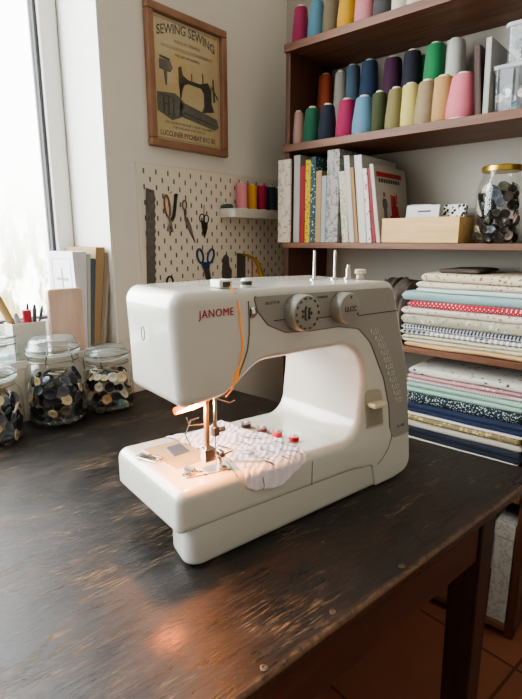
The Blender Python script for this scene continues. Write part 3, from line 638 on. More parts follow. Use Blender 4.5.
# buttons in plastic boxes
random.seed(5)
for k in range(20):
    x = bx+.020+random.random()*.060; z = SH[1]+.0815+.008+random.random()*.036
    button((x+.002, 1.0235+random.random()*.01, z), random.choice(['navy', 'slate grey', 'navy', 'black', 'slate grey', 'cream']), 'inside the upper clear plastic box', 'buttons in the upper plastic box', (random.uniform(-.3, .3), -1, random.uniform(-.3, .3)), .8)
for k in range(16):
    x = bx+.004+random.random()*.08; z = SH[1]+.010+random.random()*.034
    button((x, 1.0235+random.random()*.01, z), random.choice(['ivory', 'teal', 'ivory', 'slate grey', 'peach', 'ivory']), 'inside the lower clear plastic box', 'buttons in the lower plastic box', (random.uniform(-.3, .3), -1, random.uniform(-.3, .3)), .75)
# ---- books on shelf 3
p = lambda x, y=243: on_y(x, y, 1.004)
def sketch(name, base, ink, sc=30, th=.5):
    q = N(name); f = q.noise(q.co(), sc, 3, .6); k = q.math('ABSOLUTE', q.math('SUBTRACT', f, .5)); q.set(q.mix(q.ramp(k, ((0, (1, 1, 1)), (.02*th*2, (0, 0, 0)))), srgb(base), srgb(ink)), .7); return q.m
def speckle(name, base, cols, sc=60, th=.35, r=.85, bump=True):
    q = N(name); vc = q.co(); c = srgb(base) if isinstance(base, str) else base
    if bump: f0 = q.noise(vc, 8, 2); c = q.mix(f0, tuple(x*.85 for x in c[:3])+(1,), c)
    for i, h in enumerate(cols):
        vo = q.n('ShaderNodeTexVoronoi'); vo.inputs['Scale'].default_value = sc*(1+.23*i); q.l(q.co((1, 1, 1), rot=(.3*i, .5*i, .4+i)), vo.inputs['Vector'])
        nz_ = q.noise(vc, sc*2.2, 2); d = q.math('ADD', vo.outputs['Distance'], q.math('MULTIPLY', q.math('SUBTRACT', nz_, .5), .5))
        c = q.mix(q.ramp(d, ((th-.05, (1, 1, 1)), (th, (0, 0, 0)))), c, srgb(h))
    q.set(c, r); 
    if bump: q.bump(q.noise(vc, 900, 2), .25, .0004)
    return q.m
books = [  # base px x0,x1, top y, lean (px at top relative to base), colour, name, label, depth
 (280.5, 292.5, 160.5, 0, sketch('pattern_paper', '#cfc3b2', '#8d8375', 22), 'sewing_pattern', 'large cream sewing pattern with pencil curves, leftmost on the book shelf', .15),
 (292.7, 299, 155.5, 0, '#c9c6c1', 'magazine', 'pale grey magazine between the pencil-curve pattern and the red book', .16),
 (299.2, 304, 166, 0, '#b3262c', 'book', 'bright red thin book on the book shelf', .14),
 (304.2, 309.3, 160, 0, speckle('yellow_spine', '#d6b83f', ['#3c3a2e'], 160, .3), 'book', 'yellow spined book with black lettering beside the red book', .15),
 (309.5, 314.3, 157, 0, speckle('teal_spine', '#41606a', ['#c9c9b9', '#1c2f3c'], 130, .3), 'book', 'dark teal book with speckled spine beside the yellow book', .15),
 (314.5, 320, 171, 0, '#c6a777', 'book', 'tan kraft covered booklet on the book shelf', .13),
 (320.2, 324.8, 176, 0, '#b9bfc2', 'book', 'short pale blue-grey booklet beside the tan booklet', .13),
 (325, 337, 150, 0, sketch('map_paper', '#a9a6a0', '#5f6468', 35, .8), 'sewing_pattern', 'tall grey printed pattern sheet folder standing highest on the book shelf', .16),
 (342, 348.5, 171, -6, sketch('pattern_floral', '#c9c3b2', '#7d7a6c', 60, .8), 'book', 'cream floral covered book leaning left on the book shelf', .14),
 (349, 354.5, 155, -8.5, '#d8d2c6', 'magazine', 'thin cream magazine leaning against the floral book', .15),
 (355, 358.5, 167, -8, '#b98f5c', 'book', 'thin brown kraft book leaning left between white magazines', .14),
 (359, 366.5, 154.5, -8.5, '#e3e1dc', 'magazine', 'tall bright white magazine leaning left', .16),
 (367, 371.5, 168, -8, speckle('pink_spine', '#e0d5ce', ['#b96f6b'], 120, .3), 'book', 'white and pink spined book leaning left', .14),
 (372, 376, 168, -8.5, '#9b2730', 'book', 'dark red thin book leaning next to the cover with the red dress', .14)]
for a, b, yt, ln, c, nm, lb, dp in books:
    x0, x1 = p(a).x, p(b).x; zt = on_y((a+b)/2, yt, 1.004).z; lean = p((a+b)/2+ln).x-p((a+b)/2).x
    k = dict(mat_=c) if not isinstance(c, str) else {}
    if a == 280.5: book(nm, lb, 'pattern', x0+.0002, x1-.0002, SH[2], zt, '#ffffff', y0=.9925, dep=.006, mat_=c); continue
    book(nm, lb, nm.split('_')[-1], x0+.0002, x1-.0002, SH[2], zt, c if isinstance(c, str) else '#ffffff', dep=dp, lean0=lean, grp=None, **k)
x0, x1 = p(376.3).x, p(380).x; zt = on_y(368, 164.5, 1.004).z; lean = p(366.5).x-p(377).x
fb, w, h = book('magazine', 'sewing magazine showing a red dress on its cream cover, rightmost on the book shelf', 'magazine', x0, x1, SH[2], zt, '#d8d0c2', dep=.150, lean0=lean)
def cov(y, z): return Vector((w+lean*z/h+.0004, y, z))
def covbox(g, y0, y1, z0, z1): g.hexa([cov(y0, z0), cov(y1, z0), cov(y1, z1), cov(y0, z1)], [cov(y0, z0)+Vector((.0004, 0, 0)), cov(y1, z0)+Vector((.0004, 0, 0)), cov(y1, z1)+Vector((.0004, 0, 0)), cov(y0, z1)+Vector((.0004, 0, 0))])
g = G(); covbox(g, .010, .125, h-.024, h-.014); g.build('title_band', plain('title_red', '#b02a2c', .5), fb)
g = G(); 
for k in range(9): covbox(g, .018+k*.011, .025+k*.011, h-.036, h-.028)
g.build('title_lettering', DARKP, fb)
g = G(); 
for y0, y1, z0, z1 in ((.072, .090, h-.085, h-.062), (.066, .098, h-.108, h-.085), (.058, .104, h-.128, h-.106), (.066, .070, h-.085, h-.060), (.093, .097, h-.078, h-.056)): covbox(g, y0, y1, z0, z1)
g.build('red_dress_picture', plain('dress_red', '#b8272c', .5), fb)
g = G()
for y0, y1, z0, z1 in ((.030, .044, h-.128, h-.070), (.033, .041, h-.066, h-.057), (.026, .048, h-.090, h-.074)): covbox(g, y0, y1, z0, z1)
g.build('figure_picture', plain('figure_grey', '#6d6a66', .6), fb)
# wooden box with cards
X0, X1 = on_y(381, 241, 1.008).x, on_y(458, 241, 1.008).x
wb = thing('wooden_box', 'pale open wooden box of cards on the book shelf', 'box', (X0, 1.008, SH[2]+.0004), 0); W_ = X1-X0; D_ = .12; H_ = .051
G().box(0, W_, 0, .006, 0, H_).build('front_board', PALEW, wb, bevel=.001)
G().box(0, W_, D_-.006, D_, 0, H_).build('back_board', PALEW, wb, bevel=.001)
for xa in (0, W_-.006): G().box(xa, xa+.006, .0065, D_-.0065, 0, H_).build('side_board', PALEW, wb, bevel=.001)
G().box(.006, W_-.006, .006, D_-.006, 0, .004).build('base_board', PALEW, wb)
def card(lab, cx, cy, w, h, hx, tilt=R(-8), th=.004, mark=None, mat_=None):
    t = thing('card', lab, 'card', (cx, cy, SH[2]+.006)); t.rotation_euler = (tilt, 0, 0)
    G().box(-w/2, w/2, 0, th, 0, h).build('board', mat_ or plain('card_'+hx.strip('#'), hx, .7), t, bevel=.0005)
    if mark: g = G(); mark(g, w, h); g.build('printed_mark', DARKP, t)
ca_, cb_ = on_y(405, 205, 1.03), on_y(438, 205, 1.03)
card('white card with a small printed line in the wooden box', (ca_.x+cb_.x)/2, 1.030, cb_.x-ca_.x, .072, '#cfcdc8', mark=lambda g, w, h: g.box(-.010, .018, -.0006, 0, h-.014, h-.011))
card('grey card behind the white card in the wooden box', (ca_.x+cb_.x)/2-.02, 1.055, .05, .076, '#b3aca2')
ca_, cb_ = on_y(441, 205, 1.045), on_y(463, 205, 1.045)
cp = speckle('block_print', '#dedcd6', ['#1c1c1c'], 130, .42, bump=False)
card('black and white block printed card in the wooden box', (ca_.x+cb_.x)/2, 1.045, cb_.x-ca_.x, .074, '#dddddd', R(-14), .012, mat_=cp)
card('slanted grey card at the right end of the wooden box', cb_.x-.001, 1.075, .05, .070, '#8f8a82', R(-20), .003)
# ---- folded fabrics
def fabricmat(kind, a, b=None, sc=1):
    q = N('cloth_'+kind); tc = q.n('ShaderNodeTexCoord'); s = q.n('ShaderNodeSeparateXYZ'); q.l(tc.outputs['Object'], s.inputs[0])
    u = s.outputs[0]; w = q.math('SUBTRACT', s.outputs[2], s.outputs[1])
    if kind.startswith('dots'):
        U, V = q.math('MULTIPLY', u, sc), q.math('MULTIPLY', w, sc)
        def dd(off):
            fu = q.math('SUBTRACT', q.math('FRACT', q.math('ADD', U, 10+off)), .5); fv = q.math('SUBTRACT', q.math('FRACT', q.math('ADD', V, 10+off)), .5)
            return q.math('ADD', q.math('MULTIPLY', fu, fu), q.math('MULTIPLY', fv, fv))
        m_ = q.math('LESS_THAN', q.math('MINIMUM', dd(0), dd(.5)), .022); c = q.mix(m_, srgb(a), srgb(b))
    elif kind.startswith('check'):
        fu = q.math('GREATER_THAN', q.math('FRACT', q.math('ADD', q.math('MULTIPLY', u, sc), 10)), .5); fv = q.math('GREATER_THAN', q.math('FRACT', q.math('ADD', q.math('MULTIPLY', w, sc), 10)), .5)
        c = q.mix(q.math('MULTIPLY', q.math('ADD', fu, fv), .5), srgb(a), srgb(b))
    else: c = srgb(a)
    q.set(c, .88); q.b.inputs['Sheen Weight'].default_value = .2; q.bump(q.noise(q.co(), 500, 3), .3, .0005); return q.m
def folded(label, xl, xr, zb, zt, mat_, folds=2, y0=1.0, dep=.15, wob=.0015, seed=0, drop=0., group='folded fabrics', endl=0.):
    """one folded length of cloth: bulging folds at the front, slightly wavy"""
    cx = (xl+xr)/2; t = thing('folded_fabric', label, 'fabric', (cx, y0, zb), 0, group); g = G(); L_ = xr-xl; n = 48; th = zt-zb
    prof = []
    ft = th/folds
    for k in range(folds):
        for j in range(7):
            a = -pi/2+pi*j/6; prof.append((-cos(a)*min(ft*.5, .006)*1.0+.006+(0.0012*((k+seed) % 2)), ft*(k+.5)+sin(a)*ft*.49))
    prof += [(dep-.004, th), (dep, th*.5), (dep-.004, 0)]
    m = len(prof); v = []; f = []
    for i in range(n+1):
        s = i/n; x = (s-.5)*L_; e = min(1, min(s, 1-s)*L_/.006); e = e**.5 if e > 0 else 0; e = max(e, .35)
        for (yy, zz) in prof:
            nz_ = noise.noise((x*14, zz*60+seed*3.1, seed))*wob; ny = noise.noise((x*9, seed*5.3, zz*120))*.0035
            edge_l = endl*noise.noise((zz*300, seed, 2)) if i in (0, n) else 0
            v.append((x+edge_l, yy+ny+(1-e)*.004, (zz-th/2)*e+th/2+nz_-drop*s))
    for i in range(n):
        for k in range(m): l = (k+1) % m; f.append((i*m+k, i*m+l, (i+1)*m+l, (i+1)*m+k))
    f += [tuple(range(m-1, -1, -1)), tuple(n*m+k for k in range(m))]
    g.raw(v, f); g.build('cloth', mat_, t, smooth=60); return t
XR = BX1-.022
def fx(px, Y=1.0): return on_y(px, 330, Y).x
def fz(px, y, Y=1.0): return on_y(px, y, Y).z
flA = speckle('floral_red_cream', '#d9cbb0', ['#a65a4c', '#7d8460'], 90, .26); flB = speckle('floral_cream', '#ddd3bd', ['#a9685a', '#7f8a72'], 110, .22)
flC = speckle('floral_pink', '#ddcfc3', ['#c07f78', '#9aa07f'], 80, .24); flD = speckle('floral_sage', '#b7b29c', ['#d9d0b2', '#8f9277'], 70, .3); flE = speckle('floral_green', '#d3ccb2', ['#a8ab86', '#b9ad8a'], 90, .3)
up = [  # left px, top y at left, label, mat, folds
 (405, 341, 355, 'plain tan folded fabric at the bottom of the upper stack', fabricmat('solid_tan', '#cba879'), 1),
 (402, 333, 0, 'cream folded fabric with faint green print under the gingham', flE, 2),
 (400.5, 328.5, 0, 'navy and white gingham folded fabric with the larger checks', fabricmat('check_navy', '#e6e4e0', '#18233c', 95), 1),
 (401, 323, 0, 'thin navy and white gingham fabric lying on the larger checked one', fabricmat('check_navy_small', '#e6e4e0', '#18233c', 150), 1),
 (400.5, 313, 0, 'grey-beige folded fabric with cream blossoms in the upper stack', flD, 1),
 (400, 306, 0, 'pale pink floral folded fabric under the red dotted one', flC, 1),
 (406, 300, 0, 'red folded fabric with white polka dots', fabricmat('dots_red', '#b01c2e', '#ecd4d4', 125), 1),
 (400, 290.5, 0, 'light teal folded fabric with small white dots', fabricmat('dots_teal', '#86a9a8', '#cadad6', 230), 1),
 (413, 287, 0, 'thin white and teal edged fabric above the dotted teal one', fabricmat('solid_mintwhite', '#c3cfc8'), 1),
 (413, 281, 0, 'thin cream fabric with small red flowers, second from the top of the upper stack', flB, 1),
 (418, 272.5, 0, 'cream folded fabric with red and green flowers topping the upper stack', flA, 1)]
zb = SH[3]+.0006
for i, (pl, yt, _, lb, mm, nf) in enumerate(up):
    zt = fz(pl, yt)
    folded(lb, fx(pl), XR-(.004 if i in (7, 2) else 0), zb, zt, mm, nf, .996, .15, .0006, i, 0, 'fabrics in the upper stack'); zb = zt+.0004
folded('dark brown cloth folded on top of the upper fabric stack', fx(431), fx(472), zb, zb+.007, plain('brown_cloth', '#5b5148', .9, var=.2, scale=60), 1, 1.01, .12, .003, 31, 0, 'dark brown cloths')
# dark draped cloth left of the stack
g = G(); v = []; f = []; n = 26; m_ = 18; xa, xb = fx(372), fx(399); zlo, zhi = SH[3]+.0005, fz(405, 277)
t = thing('crumpled_cloth', 'dark brown crumpled cloth behind the right end of the sewing machine', 'cloth', (xa, 1.0, zlo))
for i in range(n+1):
    for k in range(m_+1):
        s, u = i/n, k/m_; a = pi*u; hgt = (zhi-zlo)*(.93+.10*noise.noise((s*3, 0, 8)))
        v.append(((xb-xa)*s+.004*noise.noise((u*5, s*4, 1)), .07-.066*cos(a)+.008*noise.noise((s*7, u*9, 2)), max(0, hgt*sin(a)**.4 + .012*noise.noise((s*6, u*14, 5)))*(1 if 0 < k < m_ else 0)))
for i in range(n):
    for k in range(m_): f.append((i*(m_+1)+k, i*(m_+1)+k+1, (i+1)*(m_+1)+k+1, (i+1)*(m_+1)+k))
f += [tuple(range(m_+1)), tuple(n*(m_+1)+k for k in range(m_, -1, -1))]
g.raw(v, f); g.build('cloth', plain('brown_cloth', '#5b5148', .9), t, smooth='all')
lo = [
 (413, 436, 'white folded cloth at the very bottom of the lower stack', fabricmat('solid_white', '#dcd9d0'), 1, 439.5),
 (412, 426, 'dark navy folded fabric just above the bottom white cloth', fabricmat('solid_navy2', '#1c2536'), 2, 0),
 (412, 420, 'grey cream folded fabric with thick rounded folds in the lower stack', fabricmat('solid_greycream', '#b3ada0'), 1, 0),
 (412, 414.5, 'tan fabric with a golden pattern in the lower stack', speckle('gold_pattern', '#8f7f5c', ['#cdbb85'], 120, .4), 1, 0),
 (412, 411.5, 'thin white fabric under the plain navy one', fabricmat('solid_white2', '#d8d4cc'), 1, 0),
 (411, 401.5, 'plain deep navy folded fabric in the middle of the lower stack', fabricmat('solid_navy', '#1f2c4c'), 2, 0),
 (411, 391.5, 'dark blue folded fabric speckled with white sprigs', speckle('sprig_navy', '#1d2b38', ['#a9bdb8', '#c8cfc4'], 190, .3), 1, 0),
 (409, 381, 'mint green folded fabric under the pink checked one', fabricmat('solid_mint', '#9dbfae'), 2, 0),
 (410, 377.5, 'thin pink and grey checked fabric in the lower stack', fabricmat('check_pink', '#d8cdc9', '#a98c90', 200), 1, 0),
 (410.5, 373, 'soft pink floral fabric under the white leaf print', speckle('pink_floral', '#cf9a9d', ['#e3cfc9'], 90, .3), 1, 0),
 (412, 363, 'white fabric with dark leaf print topping the lower stack', speckle('leaf_print', '#d5d1c6', ['#4d4f50', '#8c6f66'], 55, .2), 1, 0)]
zb = fz(413, 439.5)
FB = zb
for i, (pl, yt, lb, mm, nf, _) in enumerate(lo):
    zt = fz(pl, yt) if i < len(lo)-1 else fz(pl, 366)
    folded(lb, fx(pl), XR-(.0 if i % 3 else .006), zb, zt, mm, nf, .994-(.004 if i < 2 else 0), .16, .0008, 40+i, 0, 'fabrics in the lower stack'); zb = zt+.0004
SH4 = FB-.0008
G().box(*cs(BX0+.014, BX1-.016, BF-.004, BY-.004, SH4-.013, SH4)).build('shelf', SHELFW, case, bevel=.0012)
# patterned white box on the bottom shelf
XB = on_y(492, 560, .998).x; XC = BX1-.018
PB = sketch('marbled_box', '#b5b2aa', '#96938c', 45, 1.)
t = thing('storage_box', 'tall white marbled cardboard box with lid on the bottom shelf under the table', 'box', (XB, 1.0, SH[5]+.0004))
G().box(0, XC-XB, 0, .12, 0, .19).build('box_body', PB, t, bevel=.001)
G().box(-.0015, XC-XB+.0005, -.0015, .1215, .1905, .222).build('lid', PB, t, bevel=.001)
# ================================================================ LEFT WALL
pg = N('pegboard_slots'); tc = pg.n('ShaderNodeTexCoord'); s = pg.n('ShaderNodeSeparateXYZ'); pg.l(tc.outputs['Object'], s.inputs[0])
def slotmask(o):
    a = pg.math('ABSOLUTE', pg.math('SUBTRACT', pg.math('FRACT', pg.math('ADD', pg.math('MULTIPLY', s.outputs[1], 1/.033), 10+o)), .5))
    b = pg.math('ABSOLUTE', pg.math('SUBTRACT', pg.math('FRACT', pg.math('ADD', pg.math('MULTIPLY', s.outputs[2], 1/.033), 10+o)), .5))
    e = pg.math('MULTIPLY', pg.math('SUBTRACT', b, .11), pg.math('GREATER_THAN', b, .11))
    d = pg.math('SQRT', pg.math('ADD', pg.math('MULTIPLY', a, a), pg.math('MULTIPLY', e, e))); return pg.math('LESS_THAN', d, .062)
inside = pg.math('MULTIPLY', pg.math('GREATER_THAN', s.outputs[1], .012), pg.math('LESS_THAN', s.outputs[2], .455))
mk = pg.math('MULTIPLY', pg.math('MAXIMUM', slotmask(0), slotmask(.5)), inside)
pg.set(pg.mix(mk, srgb('#ddd6c6'), srgb('#5f574c')), .6)
PGZ0 = .79; PG = thing('pegboard', 'cream slotted pegboard hung with tools on the left wall', 'pegboard', (WX+.0005, .665, PGZ0))
G().box(0, .005, 0, .497, 0, 1.252-PGZ0).build('board', pg.m, PG, bevel=.0015)
PX = WX+.0085
def wy(px, py, X=PX): p_ = on_x(px, py, X); return p_.y, p_.z
def poly_on_wall(pxs, th=.003, X=PX):
    g = G(); pts_ = [wy(x, y, X) for x, y in pxs]; m = len(pts_)
    g.raw([(X-th/2, a, b) for a, b in pts_]+[(X+th/2, a, b) for a, b in pts_], [tuple(range(m)), tuple(range(2*m-1, m-1, -1))]+[(i, m+i, m+(i+1) % m, (i+1) % m) for i in range(m)]); return g
def wall_tube(g, pxs, r, X=PX, closed=False): g.tube([(X, *wy(x, y, X)) for x, y in pxs], r, 8, closed)
def rel(g, o): 
    g.v = [(a-o[0], b-o[1], c-o[2]) for a, b, c in g.v]; return g
def walltool(name, lab, cat, px, py, parts, grp=None):
    o = (PX, *wy(px, py)); t = thing(name, lab, cat, o, 0, grp)
    for n, g, m_, sm in parts: rel(g, o).build(n, m_, t, smooth=sm)
    return t
# hooks hold each tool : small peg through the board
def hook(px, py):
    g = G(); y, z = wy(px, py); g.tube([(WX+.004, y, z), (PX+.004, y, z), (PX+.006, y, z+.003)], .0012, 6); return g
RUL = plain('ruler_metal', '#77726c', .45, .5, var=.25, scale=90)
pts_ = [(146, 188), (154, 190.5)]
for k in range(13): yy = 195+k*8; pts_ += [(154.3+k*.06, yy), (155.6+k*.06, yy+4)]
pts_ += [(155.2, 302), (147.6, 302)]
g = poly_on_wall(pts_, .002); walltool('metal_ruler', 'tall grey metal ruler with wavy edge hanging at the left of the pegboard', 'ruler', 150, 300, [('blade', g, RUL, False), ('hook', hook(149.5, 191.5), CHROME, True)])
BRN = plain('brown_grip', '#8a5a36', .5); BLK = plain('black_grip', '#2a2926', .5)
def loop(cx, cy, rx, ry, rot=0, n=18): return [(cx+rx*cos(a)*cos(rot)-ry*sin(a)*sin(rot), cy+rx*cos(a)*sin(rot)+ry*sin(a)*cos(rot)) for a in [2*pi*i/n for i in range(n)]]
g1 = G(); wall_tube(g1, loop(167.3, 206, 2.6, 11, -.12), .0022, closed=True); g2 = G(); wall_tube(g2, [(176.5, 194), (175.5, 200), (174.8, 208), (173.8, 216), (171.5, 221)], .0038)
g3 = G(); wall_tube(g3, [(168.5, 216), (170.5, 222), (172.4, 232)], .003); wall_tube(g3, [(173, 218), (170.6, 222), (167.6, 231)], .003)
walltool('fabric_pliers', 'pliers with one brown loop handle and one black handle hanging beside the ruler', 'pliers', 170, 232, [('loop_handle', g1, BRN, True), ('straight_handle', g2, BLK, True), ('jaw', g3, STEEL, True), ('hook', hook(170, 193), CHROME, True)])
g1 = G(); wall_tube(g1, loop(184.6, 205, 2.0, 4.5), .0016, closed=True); wall_tube(g1, [(184.6, 209), (185.5, 218), (187, 222)], .0022)
g2 = poly_on_wall([(184.5, 219), (187.5, 217), (191, 226), (195.3, 243), (190, 233)], .002)
walltool('thread_snips', 'slim grey thread snips with a small ring hanging between the pliers and the embroidery scissors', 'snips', 190, 242, [('handle', g1, RUL, True), ('blade', g2, STEEL, False), ('hook', hook(184.6, 201), CHROME, True)])
g1 = G(); wall_tube(g1, loop(202, 218, 2.4, 4), .0013, closed=True); wall_tube(g1, loop(206.3, 219, 2.4, 4), .0013, closed=True); wall_tube(g1, loop(204, 226, 1.8, 3.6), .0013, closed=True); wall_tube(g1, [(204, 205), (204, 214)], .0008)
g2 = poly_on_wall([(201.5, 222), (207.5, 223), (206.5, 232), (204.5, 238), (202.8, 231)], .002)
walltool('embroidery_scissors', 'small dark ornate embroidery scissors hanging above the blue scissors', 'scissors', 204, 238, [('handle', g1, plain('dark_iron', '#403e3a', .4, .7), True), ('blade', g2, plain('dark_iron', '#403e3a', .4, .7), False)])
BLUE = plain('blue_grip', '#27496f', .4)
g1 = G(); wall_tube(g1, loop(200.3, 256, 2.9, 7, -.18), .0026, closed=True); g1b = G(); wall_tube(g1b, loop(210.8, 256, 2.9, 7, .22), .0026, closed=True); 
g1c = poly_on_wall([(202, 262), (208.5, 262), (209, 268), (203, 268)], .005)
g2 = poly_on_wall([(202.5, 266), (208.5, 266), (213.5, 290), (211, 292), (206.5, 280)], .002)
walltool('blue_scissors', 'scissors with blue loop handles hanging in the middle of the pegboard', 'scissors', 206, 290, [('loop_handle', g1, BLUE, True), ('loop_handle', g1b, BLUE, True), ('shank', g1c, BLUE, False), ('blade', g2, STEEL, False), ('hook', hook(206, 254), CHROME, True)])
g1 = poly_on_wall([(223, 296), (222.5, 268), (223.5, 257), (226, 254), (228.5, 257), (229, 266), (231.5, 270), (230.5, 296)], .003)
walltool('metal_scraper', 'narrow grey metal scraper hanging right of the blue scissors', 'scraper', 226, 296, [('blade', g1, RUL, False), ('hook', hook(226, 257), CHROME, True)])
g1 = poly_on_wall([(237.3, 253), (245, 254), (245, 298), (237.3, 298)], .003)
YEL = plain('yellow_grip', '#c79a25', .4)
g2 = G(); g2.tube([(PX+.003, *wy(x, y)) for x, y in ((241, 254), (247, 255.5), (254, 259), (258, 266), (260.5, 276), (259, 284))], [.002, .0035, .004, .006, .0085, .006], 10)
g3 = G(); wall_tube(g3, [(252, 260), (252.5, 268), (252, 277)], .0013)
walltool('yellow_hand_saw', 'small saw with grey blade and curved yellow handle hanging at the right of the pegboard', 'saw', 243, 298, [('blade', g1, RUL, False), ('handle', g2, YEL, True), ('trigger', g3, plain('orange_trigger', '#b8632a', .5), True)])
g1 = G(); wall_tube(g1, loop(170, 281, 3, 4.5), .0022, closed=True); wall_tube(g1, [(170, 285), (170, 298)], .002)
walltool('seam_ripper', 'small dark ring handled tool peeping over the machine beside the metal ruler', 'tool', 170, 298, [('handle', g1, BLK, True)])
# small white wall shelf
ya, yb = wy(222, 214, -.905)[0], 1.158; zt = wy(250, 209, -.905)[1]; zt = 1.166
ws = thing('wall_shelf', 'small white shelf with rounded corner fixed to the pegboard holding thread reels', 'shelf', (PX-.002, .925, zt-.022))
o2 = fillet([(0, -.02, .001), (.045, -.02, .018), (.045, .205, .004), (0, .205, .001)], 8)
o2 = [(x, y) for x, y in o2]; G().prism(o2, .022).build('shelf_tray', plain('wall_shelf_white', '#d9d6cc', .5), ws, bevel=.002)
def reel(px0, px1, ytop, hx, nm):
    y0_, y1_ = wy((px0), 200, -.925)[0], wy(px1, 200, -.925)[0]; zt_ = wy((px0+px1)/2, ytop, -.925)[1]; r = (y1_-y0_)*.5*.80; h = zt_-zt
    t = thing('thread_reel', f'{nm} thread reel on the small white wall shelf', 'thread reel', (-.922, (y0_+y1_)/2, zt+.0006), 0, 'thread reels on the wall shelf')
    G().lathe([(0, .002), (r, .002), (r, h-.008), (r*.8, h-.004), (0, h-.004)], (0, 0, 0), 24).build('thread', plain('reel_'+nm, hx, .7), t, smooth=40)
    G().lathe([(0, 0), (r*1.03, 0), (r*1.03, .002), (0, .002)], (0, 0, 0), 24).build('reel_base', CREAM, t, smooth=True)
    G().lathe([(0, h-.004), (r*.45, h-.004), (r*.4, h), (0, h)], (0, 0, 0), 16).build('reel_tip', CREAM, t, smooth=True)
for a, b, yt, hx, nm in ((236, 246, 182, '#d58a92', 'soft pink'), (247, 255.5, 184, '#d39a2c', 'amber'), (256, 265, 184.5, '#a3264a', 'raspberry'), (266, 274, 186, '#1d3340', 'deep teal blue'), (274.5, 281, 187, '#4d6a68', 'grey green')): reel(a, b, yt, hx, nm)
yy, zz = wy(229, 207, -.92)
t = thing('pin_cushion', 'small dark green pin cushion with white pins at the left end of the wall shelf', 'pin cushion', (-.925, yy, zt+.0006))
G().lathe([(0, 0), (.013, 0), (.015, .004), (.012, .009), (0, .011)], (0, 0, 0), 24).build('cushion', plain('green_cushion', '#46564a', .9), t, smooth='all')
g = G()
for a in range(6): g.tube([(.006*cos(a), .006*sin(a), .009), (.008*cos(a), .008*sin(a)-.002, .015)], .0008, 6)
g.tube([(0, -.008, .006), (.002, -.018, .016), (.002, -.021, .024)], .0009, 6); g.build('pins', WHITE, t)
# picture
FY0, FY1, FZ0, FZ1 = .701, .931, 1.289, 1.571
pic = thing('framed_poster', 'vintage sewing machine poster in a reddish wooden frame high on the left wall', 'picture', (WX+.0005, FY0, FZ0)); PW, PH = FY1-FY0, FZ1-FZ0; fw = .0165
g = G()
for a, b, c, d in ((0, PW, 0, fw), (0, PW, PH-fw, PH)): g.box(0, .016, a, b, c, d)
for a, b in ((0, fw), (PW-fw, PW)): g.box(0, .016, a, b, fw, PH-fw)
g.build('frame', FRAMEW, pic, bevel=.003, seg=3)
q = N('aged_paper'); f0 = q.noise(q.co(), 14, 5, .6); q.set(q.mix(f0, srgb('#c0aa7c'), srgb('#d6c397')), .55); G().box(0, .004, fw-.001, PW-fw+.001, fw-.001, PH-fw+.001).build('paper', q.m, pic)
INK = plain('ink_brown', '#4b4338', .8); INK2 = plain('ink_grey', '#6d6a5c', .8, var=.25, scale=300); INK3 = plain('ink_dark', '#34332c', .8, var=.25, scale=200); INKL = plain('ink_light', '#9c9276', .8)
iw, ih = PW-2*fw, PH-2*fw
def PM(d=.0043): return Matrix(((0, 0, 1, d), (1, 0, 0, fw+iw/2), (0, 1, 0, fw), (0, 0, 0, 1)))
def arch(amp, wd): return lambda p_: Vector((p_.x, p_.y+amp*(1-(p_.x/wd)**2), p_.z))
text_mesh('SEWING SEWING', .0270, INK, 'poster_title', pic, PM()@Matrix.Translation((0, ih*.815, 0)), arch(.022, iw/2), sx=.80, bold=.0003)
text_mesh('POPULAR TREADLE', .0085, INK, 'poster_lettering', pic, PM()@Matrix.Translation((0, ih*.800, 0)), arch(.006, iw/2), ext=.0001)
text_mesh('THE ART OF SEWING', .0075, INK, 'poster_lettering', pic, PM()@Matrix.Translation((0, ih*.715, 0)), ext=.0001)
text_mesh('WE GUARANTEE EVERY HOME MACHINE', .0075, INK, 'poster_lettering', pic, PM()@Matrix.Translation((0, ih*.150, 0)), ext=.0001)
text_mesh('STRONG AND SURE STITCH', .0075, INK, 'poster_lettering', pic, PM()@Matrix.Translation((0, ih*.115, 0)), ext=.0001)
text_mesh('LUCCLINER PYCHEAT BYC BR.', .0150, INK, 'poster_lettering', pic, PM()@Matrix.Translation((0, ih*.045, 0)), sx=.82, bold=.0002, ext=.0001)
g = G()
def pq(poly, d=.0006, off=.0043): g.prism([((x-.5)*iw, y*ih) for x, y in poly], d, PM(off-.0002))
for y in (.785, .775, .765): pq([(.12, y), (.88, y), (.88, y+.002), (.12, y+.002)])
pq([(.02, .02), (.98, .02), (.98, .024), (.02, .024)]); pq([(.02, .98), (.98, .98), (.98, .976), (.02, .976)]); pq([(.02, .02), (.026, .02), (.026, .98), (.02, .98)]); pq([(.974, .02), (.98, .02), (.98, .98), (.974, .98)])
g.build('poster_rule', INKL, pic)
g = G()
pq([(.36, .63), (.40, .65), (.42, .58), (.50, .55), (.68, .545), (.80, .575), (.86, .52), (.86, .40), (.90, .33), (.70, .30), (.74, .36), (.74, .47), (.70, .51), (.50, .52), (.44, .50), (.41, .45), (.39, .38), (.375, .38), (.37, .46), (.36, .50)])
pq([(.88, .62), (.90, .62), (.92, .42), (.89, .42)]); pq([(.86, .56), (.97, .46), (.965, .445), (.86, .54)]); pq([(.55, .55), (.56, .55), (.56, .61), (.55, .61)]); pq([(.72, .56), (.735, .56), (.735, .64), (.72, .64)])
pq([(.10, .69), (.24, .68), (.24, .66), (.10, .67)])
g.build('printed_machine', INK3, pic)
